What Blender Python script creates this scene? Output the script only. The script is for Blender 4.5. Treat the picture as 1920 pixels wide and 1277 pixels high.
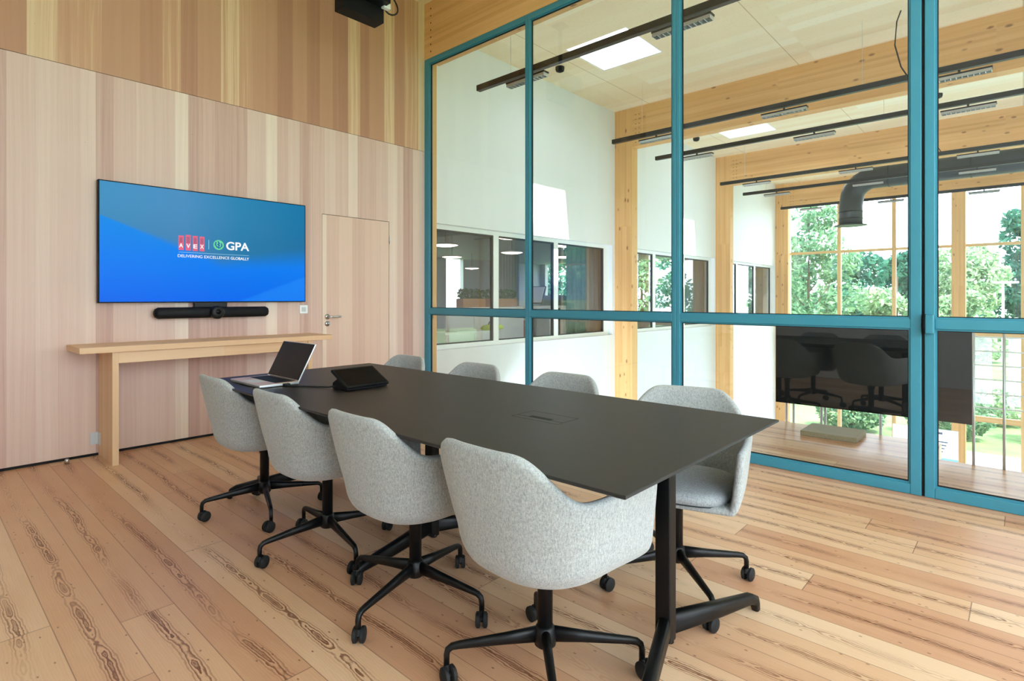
import bpy, bmesh, math, random
from mathutils import Vector, Matrix
R = math.radians
S = bpy.context.scene
for o in list(bpy.data.objects):
    bpy.data.objects.remove(o, do_unlink=True)
COL = S.collection

# ------------------------------------------------------------------ camera
cam = bpy.data.cameras.new('camera')
cam.sensor_width = 36.0
cam.lens = 1050.6 * 36.0 / 1920.0
cam.shift_y = -(638.5 - 558.07) / 1920.0
cam.clip_start = 0.05
cam.clip_end = 500
camo = bpy.data.objects.new('camera', cam)
camo.location = (0, 0, 1.2)
camo.rotation_euler = (R(90), 0, 0.7398 - R(90))
COL.objects.link(camo)
S.camera = camo

# ------------------------------------------------------------------ sky, sun, exposure
S.view_settings.view_transform = 'Standard'
S.view_settings.look = 'None'
S.view_settings.gamma = 1.0
S.view_settings.use_curve_mapping = False
S.view_settings.exposure = 0.95
W = bpy.data.worlds.new('sky')
S.world = W
W.use_nodes = True
_bg = W.node_tree.nodes['Background']
_bg.inputs['Color'].default_value = (0.80, 0.885, 1.0, 1)
_bg.inputs['Strength'].default_value = 5.0
sun = bpy.data.lights.new('sun', 'SUN')
sun.energy = 9.0
sun.angle = R(0.6)
sun.color = (1.0, 0.95, 0.86)
suno = bpy.data.objects.new('sun', sun)
suno.rotation_euler = Vector((0.25, 1.0, -1.85)).to_track_quat('-Z', 'Y').to_euler()
suno.location = (5, -10, 20)
COL.objects.link(suno)
S.cycles.max_bounces = 10
S.cycles.diffuse_bounces = 6
S.cycles.glossy_bounces = 4
S.cycles.transmission_bounces = 6
S.cycles.transparent_max_bounces = 24
S.cycles.sample_clamp_indirect = 8.0


def portal(name, loc, direction, sx, sy):
    """a sampling portal in a window opening: guides the sky light, gives none itself"""
    l = bpy.data.lights.new(name, 'AREA')
    l.shape = 'RECTANGLE'
    l.size = sx
    l.size_y = sy
    l.cycles.is_portal = True
    o = bpy.data.objects.new(name, l)
    o.location = loc
    o.rotation_euler = Vector(direction).to_track_quat('-Z', 'Y').to_euler()
    COL.objects.link(o)
    return o


portal('portal_room_window', (1.6, -1.2, 1.95), (0, 1, 0), 4.6, 3.5)
portal('portal_hall_end', (18.35, 1.3, 0.55), (-1, 0, 0), 7.8, 8.0)
portal('portal_hall_side', (11.3, -7.05, -1.75), (0, 1, 0), 13.8, 3.2)
for _u in (6.735, 11.65, 16.1):
    portal('portal_skylight', (_u, 4.22, 5.02), (0, 0, -1), 1.0, 1.0)
portal('portal_office_end', (20.05, 11.1, 1.45), (-1, 0, 0), 10.6, 2.5)
portal('portal_office_back', (11.5, 16.55, 1.45), (0, -1, 0), 16.5, 2.5)


# ------------------------------------------------------------------ material helpers
def lin(c):
    return tuple(((v / 255 / 12.92) if v / 255 <= .04045 else ((v / 255 + .055) / 1.055) ** 2.4) for v in c) + (1.0,)


class NT:
    def __init__(self, name):
        self.m = bpy.data.materials.new(name)
        self.m.use_nodes = True
        self.t = self.m.node_tree
        self.n = self.t.nodes
        self.b = self.n['Principled BSDF']
        self.out = self.n['Material Output']

    def new(self, typ, **kw):
        x = self.n.new(typ)
        for k, v in kw.items():
            setattr(x, k, v)
        return x

    def put(self, sock, v):
        if isinstance(v, bpy.types.NodeSocket):
            self.t.links.new(v, sock)
        elif isinstance(v, bpy.types.Node):
            self.t.links.new(v.outputs[0], sock)
        else:
            sock.default_value = v

    def math(self, op, a, b=0.0, c=None, clamp=False):
        x = self.new('ShaderNodeMath', operation=op, use_clamp=clamp)
        self.put(x.inputs[0], a)
        self.put(x.inputs[1], b)
        if c is not None:
            self.put(x.inputs[2], c)
        return x.outputs[0]

    def coords(self):
        return self.new('ShaderNodeTexCoord').outputs['Object']

    def sep(self, v):
        x = self.new('ShaderNodeSeparateXYZ')
        self.put(x.inputs[0], v)
        return x.outputs[0], x.outputs[1], x.outputs[2]

    def comb(self, a, b=0.0, c=0.0):
        x = self.new('ShaderNodeCombineXYZ')
        for i, v in enumerate((a, b, c)):
            self.put(x.inputs[i], v)
        return x.outputs[0]

    def noise(self, vec, scale=1.0, detail=2.0, rough=0.5):
        x = self.new('ShaderNodeTexNoise')
        self.put(x.inputs['Vector'], vec)
        x.inputs['Scale'].default_value = scale
        x.inputs['Detail'].default_value = detail
        x.inputs['Roughness'].default_value = rough
        return x.outputs['Fac']

    def white(self, v, dims='2D'):
        x = self.new('ShaderNodeTexWhiteNoise', noise_dimensions=dims)
        self.put(x.inputs['W' if dims == '1D' else 'Vector'], v)
        return x.outputs['Value'], x.outputs['Color']

    def ramp(self, fac, stops, interp='LINEAR'):
        x = self.new('ShaderNodeValToRGB')
        x.color_ramp.interpolation = interp
        e = x.color_ramp.elements
        while len(e) < len(stops):
            e.new(0.5)
        for i, (p, c) in enumerate(stops):
            e[i].position = p
            e[i].color = lin(c) if len(c) == 3 else c
        self.put(x.inputs[0], fac)
        return x.outputs[0]

    def mix(self, fac, a, b, mode='MIX'):
        x = self.new('ShaderNodeMix', data_type='RGBA', blend_type=mode)
        self.put(x.inputs[0], fac)
        self.put(x.inputs[6], lin(a) if isinstance(a, tuple) and len(a) == 3 else a)
        self.put(x.inputs[7], lin(b) if isinstance(b, tuple) and len(b) == 3 else b)
        return x.outputs[2]

    def smooth(self, v, lo, hi):
        x = self.new('ShaderNodeMapRange', interpolation_type='SMOOTHSTEP')
        self.put(x.inputs[0], v)
        x.inputs[1].default_value = lo
        x.inputs[2].default_value = hi
        return x.outputs[0]

    def base(self, v):
        self.put(self.b.inputs['Base Color'], lin(v) if isinstance(v, tuple) and len(v) == 3 else v)

    def bump(self, h, strength=.2, dist=.002):
        x = self.new('ShaderNodeBump')
        x.inputs['Strength'].default_value = strength
        x.inputs['Distance'].default_value = dist
        self.put(x.inputs['Height'], h)
        self.t.links.new(x.outputs[0], self.b.inputs['Normal'])

    def set(self, **kw):
        for k, v in kw.items():
            self.put(self.b.inputs[k.replace('_', ' ')], v)


def plain(name, col, rough=.5, metal=0.0, spec=.5, vary=.06):
    t = NT(name)
    n = t.noise(t.coords(), 14.0, 3.0)
    k = t.math('MULTIPLY_ADD', n, vary, 1 - vary / 2)
    hsv = t.new('ShaderNodeHueSaturation')
    t.put(hsv.inputs['Value'], k)
    hsv.inputs['Color'].default_value = lin(col)
    t.base(hsv.outputs[0])
    t.set(Roughness=rough, Metallic=metal)
    t.b.inputs['Specular IOR Level'].default_value = spec
    return t.m


def veneer(name, seed, stops, dens=7.5, axis=0, contrast=1.0):
    """upright boards of uneven width with fine straight grain"""
    t = NT(name)
    x, y, z = t.sep(t.coords())
    a = (x, y)[axis]
    a = t.math('ADD', a, seed)
    v = t.new('ShaderNodeTexVoronoi', voronoi_dimensions='1D', feature='F1')
    t.put(v.inputs['W'], a)
    v.inputs['Scale'].default_value = dens
    sr = t.new('ShaderNodeSeparateColor')
    t.put(sr.inputs[0], v.outputs['Color'])
    r, g = sr.outputs[0], sr.outputs[1]
    cell = t.math('MULTIPLY', r, 37.0)
    wob = t.noise(t.comb(t.math('MULTIPLY', a, 2.0), cell, t.math('MULTIPLY', z, .8)), 1.0, 2.0)
    ax = t.math('MULTIPLY_ADD', wob, .05, a)
    streak = t.noise(t.comb(t.math('MULTIPLY', ax, 30.0), cell, t.math('MULTIPLY', z, .22)), 1.0, 3.0, .6)
    fine = t.noise(t.comb(t.math('MULTIPLY', ax, 230.0), cell, t.math('MULTIPLY', z, 2.2)), 1.0, 2.0, .6)
    f = t.math('MULTIPLY_ADD', t.math('SUBTRACT', streak, .5), .75 * contrast, r)
    f = t.math('MULTIPLY_ADD', t.math('SUBTRACT', fine, .5), .42 * contrast, f)
    c = t.ramp(f, stops)
    d = t.new('ShaderNodeTexVoronoi', voronoi_dimensions='1D', feature='DISTANCE_TO_EDGE')
    t.put(d.inputs['W'], a)
    d.inputs['Scale'].default_value = dens
    edge = t.smooth(d.outputs['Distance'], 0.0, .012)
    c = t.mix(t.math('MULTIPLY_ADD', edge, .18, .82), (150, 112, 86), c)
    kn = t.new('ShaderNodeTexVoronoi', feature='F1')
    t.put(kn.inputs['Vector'], t.comb(t.math('MULTIPLY', a, 1.6), 0.0, t.math('MULTIPLY', z, .9)))
    k = t.smooth(kn.outputs['Distance'], .012, .028)
    c = t.mix(t.math('MULTIPLY_ADD', k, .5, .5), (120, 84, 60), c)
    t.base(c)
    t.set(Roughness=.5)
    t.b.inputs['Specular IOR Level'].default_value = .3
    t.bump(fine, .06, .001)
    return t.m


def floor_mat():
    t = NT('floor_pine')
    u, v, z = t.sep(t.coords())
    wdt = .177
    pu = t.math('DIVIDE', t.math('ADD', u, 10.0 - .11), wdt)
    idx = t.math('FLOOR', pu)
    fr = t.math('SUBTRACT', t.math('FRACT', pu), .5)
    r0, _ = t.white(idx, '1D')
    pv = t.math('MULTIPLY_ADD', r0, 7.3, t.math('DIVIDE', v, 3.4))
    idv = t.math('FLOOR', pv)
    fv = t.math('ABSOLUTE', t.math('SUBTRACT', t.math('FRACT', pv), .5))
    val, colr = t.white(t.comb(idx, idv), '2D')
    sc = t.new('ShaderNodeSeparateColor')
    t.put(sc.inputs[0], colr)
    r, g, b = sc.outputs[0], sc.outputs[1], sc.outputs[2]
    off = t.math('MULTIPLY', val, 53.0)
    fx = t.math('MULTIPLY', fr, wdt)
    # the cut through the year rings: distance to a wandering pith line
    n1 = t.noise(t.comb(t.math('MULTIPLY', v, 2.6), off, 0.0), 1.0, 3.0, .6)
    n2 = t.noise(t.comb(t.math('MULTIPLY', v, 11.0), t.math('MULTIPLY', fx, 30.0), off), 1.0, 3.0, .6)
    n3 = t.noise(t.comb(t.math('MULTIPLY', v, .8), t.math('ADD', off, 9.0), 3.0), 1.0, 2.0)
    h = t.math('MULTIPLY', t.math('SUBTRACT', n1, .5), .11)
    ctr = t.math('MULTIPLY', t.math('SUBTRACT', n3, .5), .13)
    dx = t.math('SUBTRACT', fx, ctr)
    rr = t.math('SQRT', t.math('ADD', t.math('MULTIPLY', dx, dx), t.math('MULTIPLY', h, h)))
    rr = t.math('MULTIPLY_ADD', t.math('SUBTRACT', n2, .5), .022, rr)
    saw = t.math('FRACT', t.math('MULTIPLY', rr, 115.0))
    ring = t.math('MULTIPLY', t.smooth(saw, .25, .75), t.math('SUBTRACT', 1.0, t.smooth(saw, .88, 1.0)))
    flame = t.math('SUBTRACT', 1.0, t.smooth(rr, .010, .036))
    patch = t.smooth(n3, .39, .53)
    flame = t.math('MULTIPLY', flame, t.math('MULTIPLY_ADD', patch, .85, .15))
    amt = t.math('MULTIPLY', ring, t.math('MULTIPLY_ADD', flame, .88, .05))
    heart = t.math('MULTIPLY', t.math('SUBTRACT', 1.0, t.smooth(rr, .001, .006)), .75)
    amt = t.math('MAXIMUM', amt, t.math('MULTIPLY', heart, patch))
    fine = t.noise(t.comb(t.math('MULTIPLY', u, 260.0), t.math('MULTIPLY', v, 4.0), off), 1.0, 2.0)
    cloud = t.noise(t.comb(t.math('MULTIPLY', u, 5.0), t.math('MULTIPLY', v, 1.6), off), 1.0, 3.0)
    tone = t.math('MULTIPLY_ADD', t.math('SUBTRACT', fine, .5), .35, r)
    tone = t.math('MULTIPLY_ADD', t.math('SUBTRACT', cloud, .5), .9, tone)
    base = t.ramp(tone, [(0.0, (200, 150, 117)), (.35, (211, 166, 131)), (.65, (218, 177, 142)), (1.0, (225, 191, 158))])
    c = t.mix(amt, base, (114, 64, 38))
    kn = t.new('ShaderNodeTexVoronoi', feature='F1', voronoi_dimensions='2D')
    t.put(kn.inputs['Vector'], t.comb(t.math('MULTIPLY', u, 4.0), t.math('MULTIPLY', v, 2.0)))
    ks = t.new('ShaderNodeSeparateColor')
    t.put(ks.inputs[0], kn.outputs['Color'])
    kd = t.math('MULTIPLY', t.math('SUBTRACT', 1.0, t.smooth(kn.outputs['Distance'], .025, .085)), t.math('GREATER_THAN', ks.outputs[0], .74))
    c = t.mix(t.math('MULTIPLY', kd, .75), c, (104, 66, 44))
    seam = t.math('SUBTRACT', 1.0, t.smooth(t.math('SUBTRACT', .5, t.math('ABSOLUTE', fr)), .004, .013))
    endj = t.math('GREATER_THAN', fv, .4994)
    c = t.mix(t.math('MULTIPLY', t.math('MAXIMUM', seam, endj), .62), c, (92, 58, 38))
    t.base(c)
    t.set(Roughness=.36)
    t.b.inputs['Specular IOR Level'].default_value = .42
    t.bump(t.math('SUBTRACT', fine, seam), .08, .002)
    return t.m


def timber(name, axis, stops, knots=.7, line=0.0, lam=.045):
    """planed softwood with long grain along one axis, glue lines and knots"""
    t = NT(name)
    p = t.sep(t.coords())
    L = p[axis]
    A, B = [p[i] for i in range(3) if i != axis]
    g = t.noise(t.comb(t.math('MULTIPLY', A, 34.0), t.math('MULTIPLY', B, 34.0), t.math('MULTIPLY', L, .9)), 1.0, 3.0, .6)
    cl = t.noise(t.comb(t.math('MULTIPLY', A, 5.0), t.math('MULTIPLY', B, 5.0), t.math('MULTIPLY', L, .7)), 1.0, 2.0)
    lay = t.math('FLOOR', t.math('DIVIDE', B, lam))
    w, _ = t.white(t.comb(lay, t.math('FLOOR', t.math('MULTIPLY', L, .4))), '2D')
    f = t.math('MULTIPLY_ADD', t.math('SUBTRACT', g, .5), .6, t.math('MULTIPLY_ADD', t.math('SUBTRACT', cl, .5), .5, .5))
    f = t.math('MULTIPLY_ADD', t.math('SUBTRACT', w, .5), .3, f)
    c = t.ramp(f, stops)
    v = t.new('ShaderNodeTexVoronoi', feature='F1')
    t.put(v.inputs['Vector'], t.comb(t.math('MULTIPLY', A, 9.0), t.math('MULTIPLY', B, 9.0), t.math('MULTIPLY', L, 4.2)))
    v.inputs['Scale'].default_value = 1.0
    s = t.new('ShaderNodeSeparateColor')
    t.put(s.inputs[0], v.outputs['Color'])
    k = t.math('MULTIPLY', t.math('SUBTRACT', 1.0, t.smooth(v.outputs['Distance'], .08, .22)), t.math('GREATER_THAN', s.outputs[0], .62))
    c = t.mix(t.math('MULTIPLY', k, knots), c, (112, 62, 28))
    t.base(c)
    t.set(Roughness=.55)
    t.b.inputs['Specular IOR Level'].default_value = .3
    return t.m


def clt():
    """pale spruce panel ceiling: wide panels along u, short boards along v"""
    t = NT('spruce_panel')
    u, v, z = t.sep(t.coords())
    g = t.noise(t.comb(t.math('MULTIPLY', u, 38.0), t.math('MULTIPLY', v, 1.1), 0.0), 1.0, 3.0, .6)
    pu = t.math('FLOOR', t.math('DIVIDE', u, .19))
    w, _ = t.white(t.comb(pu, t.math('FLOOR', t.math('MULTIPLY', v, .45))), '2D')
    f = t.math('MULTIPLY_ADD', t.math('SUBTRACT', g, .5), .55, w)
    c = t.ramp(f, [(0, (244, 222, 186)), (.5, (248, 230, 198)), (1, (252, 240, 214))])
    k = t.new('ShaderNodeTexVoronoi', feature='F1', voronoi_dimensions='2D')
    t.put(k.inputs['Vector'], t.comb(t.math('MULTIPLY', u, 4.5), t.math('MULTIPLY', v, 2.2)))
    s = t.new('ShaderNodeSeparateColor')
    t.put(s.inputs[0], k.outputs['Color'])
    kk = t.math('MULTIPLY', t.math('SUBTRACT', 1.0, t.smooth(k.outputs['Distance'], .03, .09)), t.math('GREATER_THAN', s.outputs[0], .6))
    c = t.mix(t.math('MULTIPLY', kk, .55), c, (176, 122, 74))
    pj = t.math('ABSOLUTE', t.math('SUBTRACT', t.math('FRACT', t.math('DIVIDE', v, 2.45)), .5))
    c = t.mix(t.math('MULTIPLY', t.math('GREATER_THAN', pj, .4975), .45), c, (150, 105, 60))
    t.base(c)
    t.set(Roughness=.6)
    return t.m


def fabric(name, c1, c2):
    t = NT(name)
    co = t.coords()
    n1 = t.noise(co, 420.0, 2.0, .7)
    n2 = t.noise(co, 150.0, 3.0, .6)
    mp = t.new('ShaderNodeMapping')
    mp.inputs['Scale'].default_value = (1, 1, .25)
    t.put(mp.inputs[0], co)
    n3 = t.noise(mp.outputs[0], 260.0, 2.0, .6)
    f = t.math('ADD', t.math('MULTIPLY', n1, .4), t.math('ADD', t.math('MULTIPLY', n2, .25), t.math('MULTIPLY', n3, .35)))
    c = t.ramp(f, [(.34, c1), (.62, c2)])
    t.base(c)
    t.set(Roughness=.95)
    t.b.inputs['Specular IOR Level'].default_value = .15
    t.b.inputs['Sheen Weight'].default_value = .25
    t.bump(n1, .25, .001)
    return t.m


def glass(name, tint=(.97, .985, .985), ior=1.45):
    t = NT(name)
    t.n.remove(t.b)
    tr = t.new('ShaderNodeBsdfTransparent')
    tr.inputs[0].default_value = tint + (1,)
    gl = t.new('ShaderNodeBsdfGlossy')
    gl.inputs['Roughness'].default_value = 0.0
    gl.inputs['Color'].default_value = (1, 1, 1, 1)
    fr = t.new('ShaderNodeFresnel')
    bf = t.new('ShaderNodeNewGeometry').outputs['Backfacing']
    t.put(fr.inputs['IOR'], t.math('ADD', t.math('MULTIPLY', bf, 1 / ior - ior), ior))
    mx = t.new('ShaderNodeMixShader')
    t.put(mx.inputs[0], fr.outputs[0])
    t.put(mx.inputs[1], tr.outputs[0])
    t.put(mx.inputs[2], gl.outputs[0])
    t.t.links.new(mx.outputs[0], t.out.inputs[0])
    return t.m


def emit(name, col, strength):
    t = NT(name)
    t.base((20, 20, 20))
    t.put(t.b.inputs['Emission Color'], lin(col))
    t.b.inputs['Emission Strength'].default_value = strength
    t.set(Roughness=.6)
    return t.m


def leafmat(name, a, b):
    t = NT(name)
    n = t.noise(t.coords(), 1.3, 3.0)
    i = t.new('ShaderNodeNewGeometry').outputs['Random Per Island']
    f = t.math('MULTIPLY_ADD', i, .6, t.math('MULTIPLY', n, .5))
    c = t.ramp(f, [(.2, a), (.9, b)])
    t.base(c)
    t.set(Roughness=.6)
    t.b.inputs['Specular IOR Level'].default_value = .2
    tl = t.new('ShaderNodeBsdfTranslucent')
    t.put(tl.inputs[0], c)
    mx = t.new('ShaderNodeMixShader')
    mx.inputs[0].default_value = .35
    t.t.links.new(t.b.outputs[0], mx.inputs[1])
    t.t.links.new(tl.outputs[0], mx.inputs[2])
    t.t.links.new(mx.outputs[0], t.out.inputs[0])
    return t.m


def screen_mat():
    t = NT('display_picture')
    x, y, z = t.sep(t.coords())
    # picture coordinates 0..1 over the panel (local, origin at its lower left)
    s = t.math('DIVIDE', x, 1.63)
    h = t.math('DIVIDE', z, .917)
    top = t.ramp(s, [(0, (62, 148, 196)), (.35, (74, 146, 196)), (.62, (34, 134, 180)), (1, (0, 118, 168))])
    n = t.noise(t.comb(t.math('MULTIPLY', s, 3.0), t.math('MULTIPLY', h, 2.0)), 1.0, 2.0)
    dk = t.mix(t.math('MULTIPLY', t.math('SUBTRACT', 1.0, t.smooth(h, .35, .95)), .35), top, (24, 92, 150))
    dk = t.mix(t.math('MULTIPLY', n, .18), dk, (90, 130, 180))
    blue = t.ramp(h, [(0, (0, 106, 244)), (.3, (0, 124, 248)), (.75, (0, 142, 236))])
    # the wave: a line falling from the left edge to the middle, then level
    w1 = t.math('SUBTRACT', .73, t.math('MULTIPLY', s, .80))
    w2 = t.math('MULTIPLY_ADD', t.math('SUBTRACT', s, .5), .06, .30)
    edge = t.math('MAXIMUM', w1, w2)
    edge = t.math('SUBTRACT', h, edge)
    soft = t.math('MULTIPLY_ADD', s, .26, .008)
    m = t.math('SUBTRACT', 1.0, t.math('DIVIDE', t.math('ADD', edge, .015), soft), clamp=True)
    m = t.smooth(m, 0.0, 1.0)
    c = t.mix(m, dk, blue)
    w3 = t.math('MULTIPLY_ADD', t.math('SUBTRACT', s, .62), .68, 0.0)
    m2 = t.math('MULTIPLY', t.smooth(t.math('SUBTRACT', w3, h), -.01, .02), .55)
    c = t.mix(m2, c, (30, 142, 255))
    t.base((4, 6, 10))
    t.put(t.b.inputs['Emission Color'], c)
    t.b.inputs['Emission Strength'].default_value = .50
    t.set(Roughness=.3)
    t.b.inputs['Specular IOR Level'].default_value = .06
    return t.m


M = {}
M['veneer_low'] = veneer('larch_panel_lower', 3.1, [(0.0, (184, 148, 136)), (.3, (206, 174, 160)), (.6, (215, 188, 174)), (.85, (223, 200, 185)), (1.0, (229, 211, 194))], 8.0, 0, .8)
M['veneer_door'] = veneer('larch_panel_door', 7.7, [(0.0, (198, 164, 148)), (.35, (214, 182, 164)), (.7, (219, 191, 173)), (1.0, (228, 207, 188))], 6.0, 0, .6)
M['veneer_up'] = veneer('larch_panel_upper', 11.4, [(0.0, (170, 124, 100)), (.3, (184, 138, 111)), (.62, (190, 146, 117)), (.74, (198, 155, 124)), (.82, (213, 180, 146)), (1.0, (224, 197, 163))], 7.0, 0, .65)
M['floor'] = floor_mat()
HONEY = [(0, (200, 146, 88)), (.45, (222, 172, 112)), (.75, (232, 186, 128)), (1, (240, 202, 148))]
M['beam'] = timber('glulam_beam', 1, HONEY)
M['post'] = timber('glulam_post', 2, HONEY)
M['pale_post'] = timber('pale_timber_post', 2, [(0, (206, 160, 104)), (.5, (224, 184, 130)), (1, (238, 206, 158))], .3)
M['pale_rail'] = timber('pale_timber_rail', 1, [(0, (206, 160, 104)), (.5, (224, 184, 130)), (1, (238, 206, 158))], .3)
M['oak_top'] = timber('console_oak', 0, [(0, (208, 164, 122)), (.5, (222, 184, 146)), (1, (232, 202, 168))], .15)
M['oak_leg'] = timber('console_oak_upright', 2, [(0, (206, 164, 124)), (.5, (220, 184, 146)), (1, (230, 202, 168))], .15)
M['ceiling'] = clt()
M['white'] = plain('white_painted_board', (232, 236, 240), .6, vary=.02)
M['white_frame'] = plain('white_window_frame', (240, 242, 242), .4, vary=.02)
M['dark_gasket'] = plain('dark_window_gasket', (28, 36, 42), .5)
M['teal'] = plain('teal_powder_coat', (58, 136, 158), .38, vary=.03)
M['black'] = plain('black_powder_coat', (9, 9, 10), .42, spec=.3, vary=.1)
M['black_matte'] = plain('black_matte_plastic', (6, 7, 9), .6, spec=.25, vary=.1)
M['rubber'] = plain('dark_rubber', (12, 13, 16), .7)
M['linoleum'] = plain('dark_linoleum', (38, 32, 28), .45, spec=.28, vary=.05)
M['edge_dark'] = plain('dark_table_edge', (32, 31, 32), .5)
M['line_dark'] = plain('dark_recess', (9, 10, 12), .8)
M['chrome'] = plain('brushed_steel', (196, 198, 200), .28, 1.0)
M['grey_plastic'] = plain('grey_plastic', (196, 200, 203), .5)
M['white_plastic'] = plain('white_plastic', (232, 234, 235), .45, vary=.02)
M['fabric'] = fabric('grey_wool_weave', (118, 121, 121), (182, 184, 182))
M['fabric_seat'] = fabric('grey_wool_seat', (114, 119, 122), (178, 182, 184))
M['glass'] = glass('clear_glass')
M['glass_win'] = glass('window_glass', (.96, .975, .975), 1.5)
M['screen'] = screen_mat()
M['logo_white'] = emit('picture_white', (250, 252, 255), .50)
M['logo_soft'] = emit('picture_pale_blue', (150, 205, 235), .50)
M['logo_red'] = emit('picture_pink_red', (226, 92, 128), .50)
M['logo_dark'] = emit('picture_dark_red', (176, 84, 118), .50)
M['logo_green'] = emit('picture_green', (96, 214, 150), .50)
M['logo_blue'] = emit('picture_deep_blue', (10, 96, 170), .50)
M['screen_off'] = plain('switched_off_screen', (5, 6, 11), .22, spec=.14, vary=.02)
M['hall_screen'] = plain('dark_hall_display', (10, 15, 19), .45, spec=.3, vary=.03)
M['alu'] = plain('anodised_aluminium', (205, 208, 212), .32, .85)
M['gold'] = plain('rose_aluminium', (214, 184, 166), .4, .5)
M['duct'] = plain('dark_galvanised_duct', (50, 54, 57), .4, .5, vary=.15)
M['lamp_glow'] = emit('pendant_glow', (255, 226, 208), 4.0)
M['louvre'] = plain('louvre_metal', (205, 210, 216), .3, .7)
M['cushion'] = fabric('olive_felt', (120, 112, 84), (160, 152, 126))
M['grass'] = None
M['bark'] = plain('bark', (92, 78, 64), .9, vary=.4)
M['paving'] = plain('grey_paving', (150, 150, 146), .9, vary=.1)
M['asphalt'] = plain('asphalt', (112, 115, 122), .9, vary=.1)
M['concrete'] = plain('pale_concrete', (150, 158, 166), .85, vary=.1)
M['curtain'] = plain('grey_curtain', (98, 112, 118), .85, vary=.05)
M['carpet'] = plain('office_carpet', (112, 116, 118), .95, vary=.2)
M['office_wall'] = plain('office_wall', (150, 158, 154), .8)
M['red'] = plain('red_upholstery', (170, 50, 58), .8)
M['blue'] = plain('blue_plastic', (36, 84, 150), .5)
M['lime'] = plain('lime_plastic', (196, 220, 50), .5)
M['terracotta'] = plain('planter_wood', (176, 128, 88), .7, vary=.2)
M['leaf_pot'] = leafmat('pot_plant_leaf', (40, 84, 38), (84, 132, 64))
M['leaf_a'] = leafmat('tree_leaf', (48, 102, 74), (136, 172, 128))
M['leaf_b'] = leafmat('pale_tree_leaf', (84, 128, 92), (178, 198, 152))
M['leaf_c'] = leafmat('dark_tree_leaf', (26, 76, 66), (70, 128, 100))
M['paper'] = plain('poster_paper', (214, 226, 236), .7, vary=.02)
M['ink'] = plain('poster_ink', (60, 70, 84), .7)
M['ink_blue'] = plain('poster_blue', (96, 150, 205), .7)
_t = NT('lawn')
_n = _t.noise(_t.coords(), .6, 4.0)
_t.base(_t.ramp(_n, [(.3, (66, 100, 52)), (.7, (112, 142, 78))]))
_t.set(Roughness=.95)
M['grass'] = _t.m


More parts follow.
